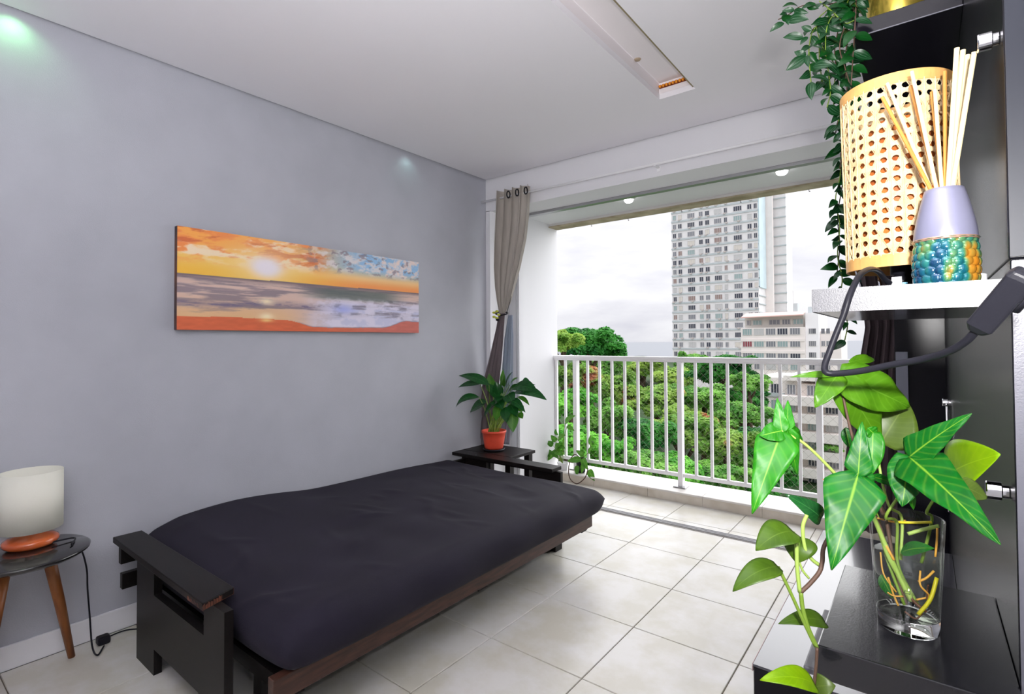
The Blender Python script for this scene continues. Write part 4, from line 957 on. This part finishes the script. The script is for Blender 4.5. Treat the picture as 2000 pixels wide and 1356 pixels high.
rk = MB(); c0 = SW0+ax*(Ls*.62)+sd*(W_*1.02)
for (t, h) in ((-.010, 0), (-.006, .003), (.006, .003), (.010, 0)): pass
rk.tube([c0-ax*.009, c0+ax*.009], .0042, 8).build('rocker', M_cable, so_, smooth=True)

# ------------------------------------------------------------------ reed diffuser
DC = Vector((.022, .795, 1.334)); 
df = thing('reed_diffuser', DC, 'silver topped diffuser bottle with blue bubbled glass foot', 'bottle')
prof = [(.0295, .054), (.0300, .058), (.0290, .068), (.0265, .082), (.0230, .098), (.0200, .110), (.0185, .1155), (.0170, .1160), (.0160, .1150), (.020, .098), (.024, .080), (.0265, .060)]
MB().lathe(prof, DC, 56, closed=True).build('cover', M_silver, df, smooth=True, fixn=True)
def bubble_glass():
    nu_, nv_ = 220, 84; h0, h1 = .0, .0555; mb = MB(); vs = []; R_ = .0300
    ncell = 18; cw = 2*math.pi*R_/ncell; rh = cw*.87
    def rad(z):
        t = (z-h0)/(h1-h0); return R_*(.90+.12*math.sin(math.pi*min(1, .12+t*.80))) if t < 1 else R_
    for j in range(nv_):
        z = h0+(h1-h0)*j/(nv_-1)
        for i in range(nu_):
            a = 2*math.pi*i/nu_; s = a*R_
            best = 9
            r0 = round(z/rh)
            for rr in (r0-1, r0, r0+1):
                off = (rr % 2)*.5*cw; cc = round((s-off)/cw); d2 = (s-off-cc*cw)**2+(z-rr*rh)**2
                best = min(best, d2)
            d = math.sqrt(best)/(cw*.56); hgt = math.sqrt(max(0, 1-d*d)) if d < 1 else 0
            r = rad(z)-.0015+.0032*hgt
            vs.append((DC.x+r*math.cos(a), DC.y+r*math.sin(a), DC.z+z+.0005))
    fs = [(j*nu_+i, j*nu_+(i+1) % nu_, (j+1)*nu_+(i+1) % nu_, (j+1)*nu_+i) for j in range(nv_-1) for i in range(nu_)]
    fs.append(tuple(range(nu_-1, -1, -1)))
    mb.add(vs, fs)
    m = mat('blue_glass_with_reflections', lin(40, 120, 140), .07, .35, spec=.9, coat=.9); nt = m.node_tree; N = nt.nodes; L = nt.links
    tc = N.new('ShaderNodeTexCoord'); mp = N.new('ShaderNodeMapping'); mp.inputs['Scale'].default_value = (55, 55, 16); n = N.new('ShaderNodeTexNoise'); n.inputs['Scale'].default_value = 1.0; n.inputs['Detail'].default_value = 2
    L.new(tc.outputs['Object'], mp.inputs[0]); L.new(mp.outputs[0], n.inputs[0]); r = N.new('ShaderNodeValToRGB'); cr = r.color_ramp
    cr.elements[0].position = .30; cr.elements[0].color = lin(14, 50, 92); cr.elements[1].position = .72; cr.elements[1].color = lin(196, 124, 34)  # amber end paints the reflection of cane and reeds into the glass colour
    for p, c in ((.42, lin(20, 92, 116)), (.52, lin(40, 122, 112)), (.59, lin(92, 138, 84)), (.66, lin(176, 132, 48))): e = cr.elements.new(p); e.color = c
    L.new(n.outputs[0], r.inputs[0]); L.new(r.outputs[0], N['Principled BSDF'].inputs['Base Color'])
    return mb.build('glass_foot', m, df, smooth=True)
bubble_glass()
MB().lathe([(.0285, .0535), (.0302, .0545), (.0302, .0572), (.0285, .058)], DC, 56, closed=True).build('collar', mat('collar_ring', lin(190, 150, 130), .3, .5), df, smooth=True)
RE = [((1733, 163), 0, .03), ((1723, 190), 1, .02), ((1781, 140), 0, .015), ((1779, 168), 1, .035), ((1826, 176), 0, .03), ((1820, 180), 1, .045), ((1845, 140), 1, .04), ((1869, 94), 0, -.01), ((1881, 98), 0, 0), ((1903, 102), 0, -.02), ((1890, 108), 0, .02)]
names = ['pale reed leaning far left in the diffuser', 'dark soaked reed leaning furthest left in the diffuser', 'long pale reed leaning left above the bottle neck', 'soaked amber reed just behind the long pale one',
         'short pale reed standing near upright in the diffuser', 'short amber reed behind the upright pale reed', 'amber reed in front of the cane lamp, near its right edge', 'tallest pale reed, left of the three thick ones',
         'thick pale reed in the middle of the three tall ones', 'thick pale reed leaning furthest right', 'pale reed partly hidden behind the three tall ones']
for i, (tp, dk, dy) in enumerate(RE):
    T = aty(tp[0], tp[1], DC.y+dy); k = (T.x-DC.x); 
    ang = Vector((T.x-DC.x, T.y-DC.y, 0)); B = DC+Vector((ang.x*.09, ang.y*.09, .112))+Vector(((i-5)*.0011, 0, 0))
    d = (T-B).normalized(); B2 = B-d*.045
    mb = MB().tube([B2, B.lerp(T, .5), T], .0021 if i < 7 else .0026, 10)
    tag(mb.build('reed_stick', M_reed_dark if dk else M_reed, smooth=False), names[i], 'reed', 'reeds in the diffuser bottle')

# small clutter on the shelf
bx = MB().lathe([(0, 0), (.011, 0), (.013, .004), (.013, .017), (.011, .018), (0, .018)], (.048, .835, 1.334), 20)
tag(bx.build('white_jar', M_white_wall, smooth=True), 'small white jar behind the diffuser bottle on the shelf', 'jar')
bk = thing('paper_tag', (-.009, .86, 1.334), 'pale upright card with a blue mark behind the diffuser', 'card')
q = aty(1752, 530, .87)
MB().box(q.x-.006, .868, 1.334, q.x+.005, .8695, 1.358).build('card', M_white_wall, bk)
MB().box(q.x+.0055, .866, 1.339, q.x+.011, .868, 1.350).build('blue_mark', mat('blue_plastic', lin(90, 170, 200), .4), bk)

# ------------------------------------------------------------------ gold pot with trailing vine
gp = Vector((-.028, 1.425, 1.9395))
vp = thing('trailing_vine', gp, 'trailing striped leaf vine in a gold pot on the top shelf', 'plant')
MB().lathe([(0, 0), (.052, 0), (.056, .006), (.064, .10), (.068, .118), (.064, .118), (.060, .10), (0, .09)], gp, 40).build('pot', M_gold, vp, smooth=True)
vl = []
for k in range(4):
    mb = MB(); blade(mb, (0, 0, 0), (0, 1, 0), [.46, .52, .56, .40][k], (0, 0, 1), P_lance, [.10, .16, .06, .12][k], [.22, .14, .3, .2][k], 0, [.04, -.05, 0, .07][k], 5, 9)
    me = mb.mesh('leaf', smooth=True); me.materials.append(M_leaf_vine); vl.append(me)
def vleaf(base, tip, nrm, k, m):
    base = Vector(base); d = Vector(tip)-base; Ln = d.length; d.normalize(); n = Vector(nrm); n = (n-d*n.dot(d)); n = n.normalized() if n.length > 1e-4 else d.orthogonal().normalized(); s = d.cross(n)
    Mx = Matrix(((s.x*Ln, d.x*Ln, n.x*Ln, base.x), (s.y*Ln, d.y*Ln, n.y*Ln, base.y), (s.z*Ln, d.z*Ln, n.z*Ln, base.z), (0, 0, 0, 1)))
    inst('leaf', vl[k % 4], m, vp, None, M=Mx)
root = gp+Vector((-.055, 0, .11))
strands = [ # polyline of pixels, y start, y end, step px
 ([(1645, 300), (1640, 350), (1632, 390), (1640, 440), (1636, 500), (1645, 545), (1640, 590), (1655, 630), (1650, 665)], 1.33, 1.30, 17),
 ([(1640, 0), (1600, 8), (1565, 12), (1538, 30), (1520, 38)], 1.36, 1.28, 15),
 ([(1650, 0), (1610, 40), (1588, 60), (1580, 95), (1582, 140), (1585, 170)], 1.36, 1.30, 15),
 ([(1660, 10), (1640, 50), (1630, 100), (1636, 150), (1640, 210), (1632, 260)], 1.38, 1.36, 9),
 ([(1655, 5), (1620, 40), (1612, 90), (1618, 140), (1622, 180), (1615, 210)], 1.34, 1.32, 10),
 ([(1668, 10), (1660, 60), (1650, 120), (1655, 190), (1648, 250), (1642, 310), (1645, 360), (1636, 420), (1640, 480), (1634, 540)], 1.38, 1.32, 10),
 ([(1650, 0), (1632, 30), (1605, 60), (1600, 110), (1606, 160)], 1.42, 1.40, 11),
 ([(1672, 15), (1668, 80), (1664, 140), (1660, 200), (1650, 280), (1640, 330)], 1.29, 1.27, 13),
 ([(1600, 2), (1625, 22), (1650, 45), (1668, 40)], 1.33, 1.30, 12),
 ([(1676, 5), (1655, 40), (1640, 90), (1650, 130), (1660, 165)], 1.34, 1.30, 10),
 ([(1640, 0), (1615, 20), (1595, 45), (1606, 90), (1630, 130), (1628, 200), (1640, 240)], 1.40, 1.36, 11),
]
cnt = 0
for si, (px, ya, yb, stp) in enumerate(strands):
    pts = []; n = len(px)
    for i, (u, v) in enumerate(px): pts.append(aty(u, v, ya+(yb-ya)*i/(n-1)))
    if si not in (0,): pts = [root+Vector((rnd.uniform(-.01, .03), rnd.uniform(-.03, .03), 0)), root+Vector((-.02, rnd.uniform(-.05, 0), .05))]+pts if si != 8 else pts
    cv = catmull(pts, 6); MB().tube(cv, .0012, 5).build('stem', M_stem_dark if si % 2 else M_stem, vp, smooth=True)
    acc = 0; tot = 0
    for i in range(1, len(cv)):
        seg = (cv[i]-cv[i-1]); acc += seg.length
        while acc > stp*.00115:
            acc -= stp*.00115; side = 1 if cnt % 2 else -1; cnt += 1
            d = seg.normalized(); lat = RR*side*(.8+.3*rnd.random())+F*rnd.uniform(-.7, .3)+d*rnd.uniform(.2, .9)+Vector((0, 0, rnd.uniform(-.7, .1)))
            ln = rnd.uniform(.026, .042)*(.8 if si == 0 else 1)
            p = cv[i]; nrm = TOC(p)*.8+UU*rnd.uniform(-.2, .9)+RR*rnd.uniform(-.6, .6)
            if cnt < 285: vleaf(p, p+lat.normalized()*ln, nrm, cnt, M_leaf_vine if rnd.random() < .55 else M_leaf_vine_plain)
for (a, b) in (((1532, 45), (1503, 63)), ((1552, 20), (1527, 22)), ((1540, 40), (1580, 38)), ((1538, 36), (1540, 49)), ((1570, 75), (1529, 74)), ((1578, 72), (1562, 88)), ((1575, 108), (1551, 101)), ((1573, 112), (1535, 138)), ((1577, 108), (1580, 132)), ((1585, 160), (1585, 196)), ((1588, 130), (1628, 128)), ((1585, 60), (1565, 52))):
    p = aty(a[0], a[1], 1.285); q = aty(b[0], b[1], 1.28); vleaf(p, q, TOC(p)+UU*.25, cnt, M_leaf_vine); cnt += 1

# ------------------------------------------------------------------ glass of cuttings
GC = Vector((-.020, .790, .9302))
gl = thing('drinking_glass', GC, 'clear tapered glass of water holding plant cuttings on the black shelf', 'glass')
gh = .132
MB().lathe([(.0310, .0185), (.0375, gh-.001), (.0371, gh), (.0358, gh), (.0354, gh-.001), (.0295, .0185)], GC, 64, closed=True).build('tumbler', M_thin, gl, smooth=True, fixn=True)
MB().lathe([(0, 0), (.0285, 0), (.0300, .002), (.0310, .0182), (.0295, .0182), (.027, .016), (0, .0155)], GC, 64).build('heavy_base', M_glass, gl, smooth=True, fixn=True)
wz = .088; rw = .0295+(.0354-.0295)*(wz-.019)/(gh-.02)
MB().lathe([(0, .0163), (.0266, .0166), (.0291, .0192), (rw-.0003, wz), (rw-.0012, wz+.0003), (0, wz)], GC, 64).build('water', M_water, gl, smooth=True, fixn=True)
gm = MB()
pr_ = [(-.012, -.0335, .058), (-.004, -.0335, .058)]
M_print = mat('black_print', (.02, .02, .02), .5)
def gmark(ang, z, w_, h_):
    rr_ = .0310+(.0375-.0310)*(z-.018)/(gh-.018)+.0004
    def e(a, b): return (GC.x+rr_*math.cos(ang+a/rr_), GC.y+rr_*math.sin(ang+a/rr_), GC.z+z+b)
    t = .0006
    for (a0, b0, a1, b1) in ((0, 0, w_, t), (0, h_-t, w_, h_), (0, 0, t, h_), (w_-t, 0, w_, h_)):
        gm.add([e(a0, b0), e(a1, b0), e(a1, b1), e(a0, b1)], [(0, 1, 2, 3)])
gmark(-1.62, .074, .0055, .0035); gmark(-1.50, .074, .0035, .0035); gmark(-1.62, .052, .0055, .0035)
gm.build('printed_marks', M_print, gl)

ap = thing('arrowhead_cuttings', GC+Vector((0, 0, .02)), 'arrowhead vine cuttings with veined green leaves standing in the water glass', 'plant')
def lobes(name, jn, lst, m, parent=None, dep=.6, nrm=None, wave=.035):
    # one leaf made of several lobes meeting at the leaf stalk
    mb = MB(); j = atd(jn[0], jn[1], dep); n = nrm or TOC(j)
    for (tp, wd, dd, pr2, ar) in lst:
        t = atd(tp[0], tp[1], dep+dd); b = j-(t-j).normalized()*.002
        blade(mb, b, t, wd/FPX*dep, Vector(n)+UU*.35, pr2, ar, .10, wave, 0, 9, 19)
    return mb.build(name, m, parent or ap, smooth=True, solid=.0004)
lobes('leaf', (1676, 928), [((1624, 1114), 112, -.03, P_arrow, .05), ((1684, 824), 52, .01, P_arrow, .05), ((1702, 960), 46, .0, P_lobe, .03)], M_leaf_arrow, dep=.56)
lobes('leaf', (1776, 893), [((1954, 1064), 98, -.13, P_arrow, .04), ((1898, 808), 66, -.05, P_arrow, .05), ((1762, 990), 62, -.02, P_lobe, .06)], M_leaf_arrow, dep=.585)
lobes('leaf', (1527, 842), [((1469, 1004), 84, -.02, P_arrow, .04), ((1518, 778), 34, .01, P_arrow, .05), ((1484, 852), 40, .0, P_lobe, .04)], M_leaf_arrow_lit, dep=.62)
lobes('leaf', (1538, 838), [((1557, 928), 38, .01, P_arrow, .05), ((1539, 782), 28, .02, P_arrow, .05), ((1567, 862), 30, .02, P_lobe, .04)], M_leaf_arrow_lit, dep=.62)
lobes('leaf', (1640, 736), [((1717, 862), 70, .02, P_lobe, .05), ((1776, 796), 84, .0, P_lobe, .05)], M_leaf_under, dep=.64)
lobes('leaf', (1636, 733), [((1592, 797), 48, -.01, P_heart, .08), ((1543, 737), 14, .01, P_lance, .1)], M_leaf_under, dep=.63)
lobes('leaf', (1659, 709), [((1708, 704), 22, .02, P_lance, .12)], M_leaf_under, dep=.66)
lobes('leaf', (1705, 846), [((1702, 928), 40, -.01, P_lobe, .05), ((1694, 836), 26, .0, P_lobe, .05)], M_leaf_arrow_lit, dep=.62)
lobes('leaf', (1776, 952), [((1784, 996), 14, .0, P_lance, .15)], M_leaf_arrow_lit, dep=.59)
lobes('leaf', (1700, 932), [((1745, 954), 22, .03, P_lance, .1)], M_leaf_arrow, dep=.63)
lobes('leaf', (1652, 838), [((1660, 876), 22, .0, P_lance, .1)], M_leaf_arrow, dep=.68)
lobes('leaf', (1640, 952), [((1606, 936), 16, .0, P_lance, .1)], mat('dry_leaf', lin(170, 112, 70), .6), dep=.66)
GB = GC+Vector((0, 0, .02))
def ginner(a, r, z): return GC+Vector((r*math.cos(a), r*math.sin(a), z))
def stalk(px, dep0, dep1, end, r0, r1, m, parent=None):
    n = len(px); pts = [atd(u, v, dep0+(dep1-dep0)*i/max(1, n-1)) for i, (u, v) in enumerate(px)]+[Vector(e) for e in end]
    c = catmull(pts, 7); k = len(c)-1
    return MB().tube(c, [r0+(r1-r0)*i/k for i in range(k+1)], 8).build('stem', m, parent or ap, smooth=True)
stalk([(1676, 930), (1690, 985)], .565, .60, [ginner(3.5, .0335, .128), ginner(3.7, .015, .075), ginner(5.2, .008, .035)], .0018, .0032, M_stem_pale)
stalk([(1527, 842), (1575, 870), (1640, 935), (1672, 975)], .62, .61, [ginner(3.3, .033, .129), ginner(3.6, .018, .08), ginner(5.4, .006, .04)], .0014, .0030, M_stem_pale)
stalk([(1640, 738), (1652, 800), (1672, 880), (1700, 960)], .645, .63, [ginner(2.6, .024, .125), ginner(2.9, .012, .07), ginner(.2, .006, .03)], .0014, .0022, M_stem_dark)
stalk([(1778, 895), (1760, 960), (1730, 1010)], .605, .615, [ginner(2.4, .012, .12), ginner(2.6, .01, .07), ginner(5.8, .012, .03)], .0014, .0020, M_stem)
stalk([(1705, 848), (1700, 930), (1722, 1000)], .62, .61, [ginner(3.0, .020, .125), ginner(3.4, .012, .07), ginner(4.6, .01, .03)], .0013, .0022, M_stem_dark)
stalk([(1538, 840), (1600, 892), (1650, 950)], .63, .62, [ginner(2.9, .031, .129), ginner(3.2, .02, .08), ginner(4.5, .012, .03)], .0012, .0018, M_stem)
inner = leafblob
mbl = MB(); blade(mbl, ginner(3.6, .006, .088), ginner(-.5, .030, .104), .020, Vector((0, -.6, .8)), P_lance, .1, .1); mbl.build('leaf', M_leaf_arrow, ap, smooth=True)
mbl = MB(); blade(mbl, ginner(3.6, .028, .060), ginner(3.9, .018, .035), .014, Vector((0, -.8, .3)), P_lance, .1, .1); mbl.build('leaf', M_leaf_arrow, ap, smooth=True)
# roots and cut stems in the glass
def rt(pts, r, m, nm='root'): MB().tube(catmull(pts, 5), r, 7).build(nm, m, ap, smooth=True)
rt([ginner(5.2, .022, .026), ginner(5.7, .026, .045), ginner(6.1, .0285, .068)], .0021, M_root_yellow, 'cut_stem')
rt([ginner(2.2, .02, .118), ginner(1.2, .012, .122), ginner(.5, .028, .126)], .0016, M_root_yellow, 'cut_stem')
rt([ginner(1.4, .010, .108), ginner(.8, .02, .114), ginner(.3, .0325, .124)], .0022, M_stem_pale, 'cut_stem')
rt([ginner(3.9, .024, .06), ginner(4.0, .020, .042), ginner(4.3, .020, .030)], .0011, M_root)
rt([ginner(3.4, .026, .085), ginner(3.7, .026, .062), ginner(4.2, .02, .045)], .0009, M_root)
rt([ginner(3.5, .027, .045), ginner(4.0, .022, .040), ginner(4.5, .015, .041)], .0009, M_root)
rt([ginner(4.9, .006, .040), ginner(5.4, .016, .034), ginner(5.7, .021, .028)], .0018, M_root_dark)
rt([ginner(5.9, .014, .072), ginner(5.5, .018, .058), ginner(5.9, .022, .046), ginner(5.3, .016, .040)], .0011, M_root)
rt([ginner(6.1, .026, .075), ginner(5.9, .020, .066), ginner(5.6, .014, .060)], .0013, M_root)
rt([ginner(5.7, .024, .060), ginner(6.0, .02, .052), ginner(5.6, .024, .044)], .0009, M_root_dark)
rt([ginner(4.6, .018, .025), ginner(5.1, .02, .020), ginner(5.5, .02, .026)], .0010, M_root_dark)
rt([ginner(2.9, .030, .122), ginner(2.3, .02, .118), ginner(1.6, .024, .12)], .0012, M_root)
rt([ginner(3.3, .026, .105), ginner(3.6, .02, .092), ginner(3.9, .016, .08)], .0016, M_root)
rt([ginner(.2, .030, .122), ginner(.1, .029, .108), ginner(.0, .027, .09)], .0012, M_root)

# pothos: lime leaves in the glass plus the vine trailing over the shelf corner
pv = thing('pothos_vine', GC+Vector((-.03, 0, .12)), 'pothos vine trailing from the glass over the left shelf corner', 'plant')
lobes('leaf', (1722, 864), [((1772, 786), 96, .0, P_heart, .06)], M_leaf_olive, pv, .66, wave=0)
lobes('leaf', (1850, 932), [((1954, 888), 112, -.085, P_heart, .06)], M_leaf_lime, pv, .605, wave=0)
lobes('leaf', (1876, 948), [((1928, 974), 40, .0, P_heart, .06)], M_leaf_olive, pv, .525, wave=0)
stalk([(1722, 866), (1716, 900), (1735, 985)], .66, .64, [ginner(1.8, .020, .124), ginner(2.1, .012, .075)], .0014, .0018, M_stem_pale, pv)
stalk([(1850, 932), (1835, 960), (1810, 1000)], .605, .615, [ginner(.6, .030, .128), ginner(.8, .02, .075)], .0013, .0018, M_stem, pv)
VD = .575
pot_leaves = [((1549, 1038), (1476, 1076), 58, 0, M_leaf_pothos, (0, -.3, 1)), ((1560, 1048), (1556, 1100), 56, .02, M_leaf_pothos, (.5, -.8, .2)), ((1520, 1107), (1431, 1156), 44, 0, M_leaf_pothos, (-.2, -.5, .9)),
              ((1604, 1014), (1534, 966), 34, .03, M_leaf_lily, (.2, -.8, .5)), ((1612, 1216), (1520, 1219), 34, .03, M_leaf_pothos, (0, -.5, .9)), ((1592, 1338), (1484, 1329), 40, -.02, M_leaf_lime, (0, -.4, .9)), ((1592, 1342), (1632, 1340), 36, -.01, M_leaf_olive, (.3, -.6, .7))]
for (a, b, wd, dd, m, nr_) in pot_leaves:
    A_ = atd(a[0], a[1], VD+dd); B_ = atd(b[0], b[1], VD+dd-.01)
    mb = MB(); blade(mb, A_, B_, wd/FPX*VD*1.15, Vector(nr_)+TOC(A_)*.5, P_heart, .16, .12, 0, 0, 9, 15); mb.build('leaf', m, pv, smooth=True, solid=.0004)
def vst(px, r, m, dd=0): MB().tube(catmull([atd(u, v, VD+dd) for (u, v) in px], 6), r, 8).build('stem', m, pv, smooth=True)
# main vine: from the glass rim behind the big leaf down to the corner
mv = [ginner(3.0, .020, .09), ginner(3.05, .0335, .131), atd(1655, 1005, .60), atd(1612, 1062, .59), atd(1606, 1098, .58), atd(1600, 1118, .575), atd(1582, 1140, .575), atd(1564, 1157, .575)]
MB().tube(catmull(mv, 6), .0023, 8).build('stem', M_stem_dark, pv, smooth=True)
vst([(1564, 1157), (1568, 1190), (1578, 1225), (1596, 1266)], .0023, M_stem, 0)
vst([(1596, 1266), (1594, 1300), (1590, 1338)], .0016, M_stem_dark, -.01)
vst([(1562, 1157), (1557, 1110), (1555, 1060), (1549, 1040)], .0022, M_stem_pale, 0)
vst([(1520, 1108), (1545, 1160), (1572, 1220), (1592, 1262)], .0019, M_stem, 0)
vst([(1600, 1104), (1585, 1092), (1572, 1070), (1568, 1030), (1576, 1006)], .0020, M_stem_pale, .01)
vst([(1580, 1130), (1568, 1115), (1560, 1095)], .0013, M_stem_pale, .01)
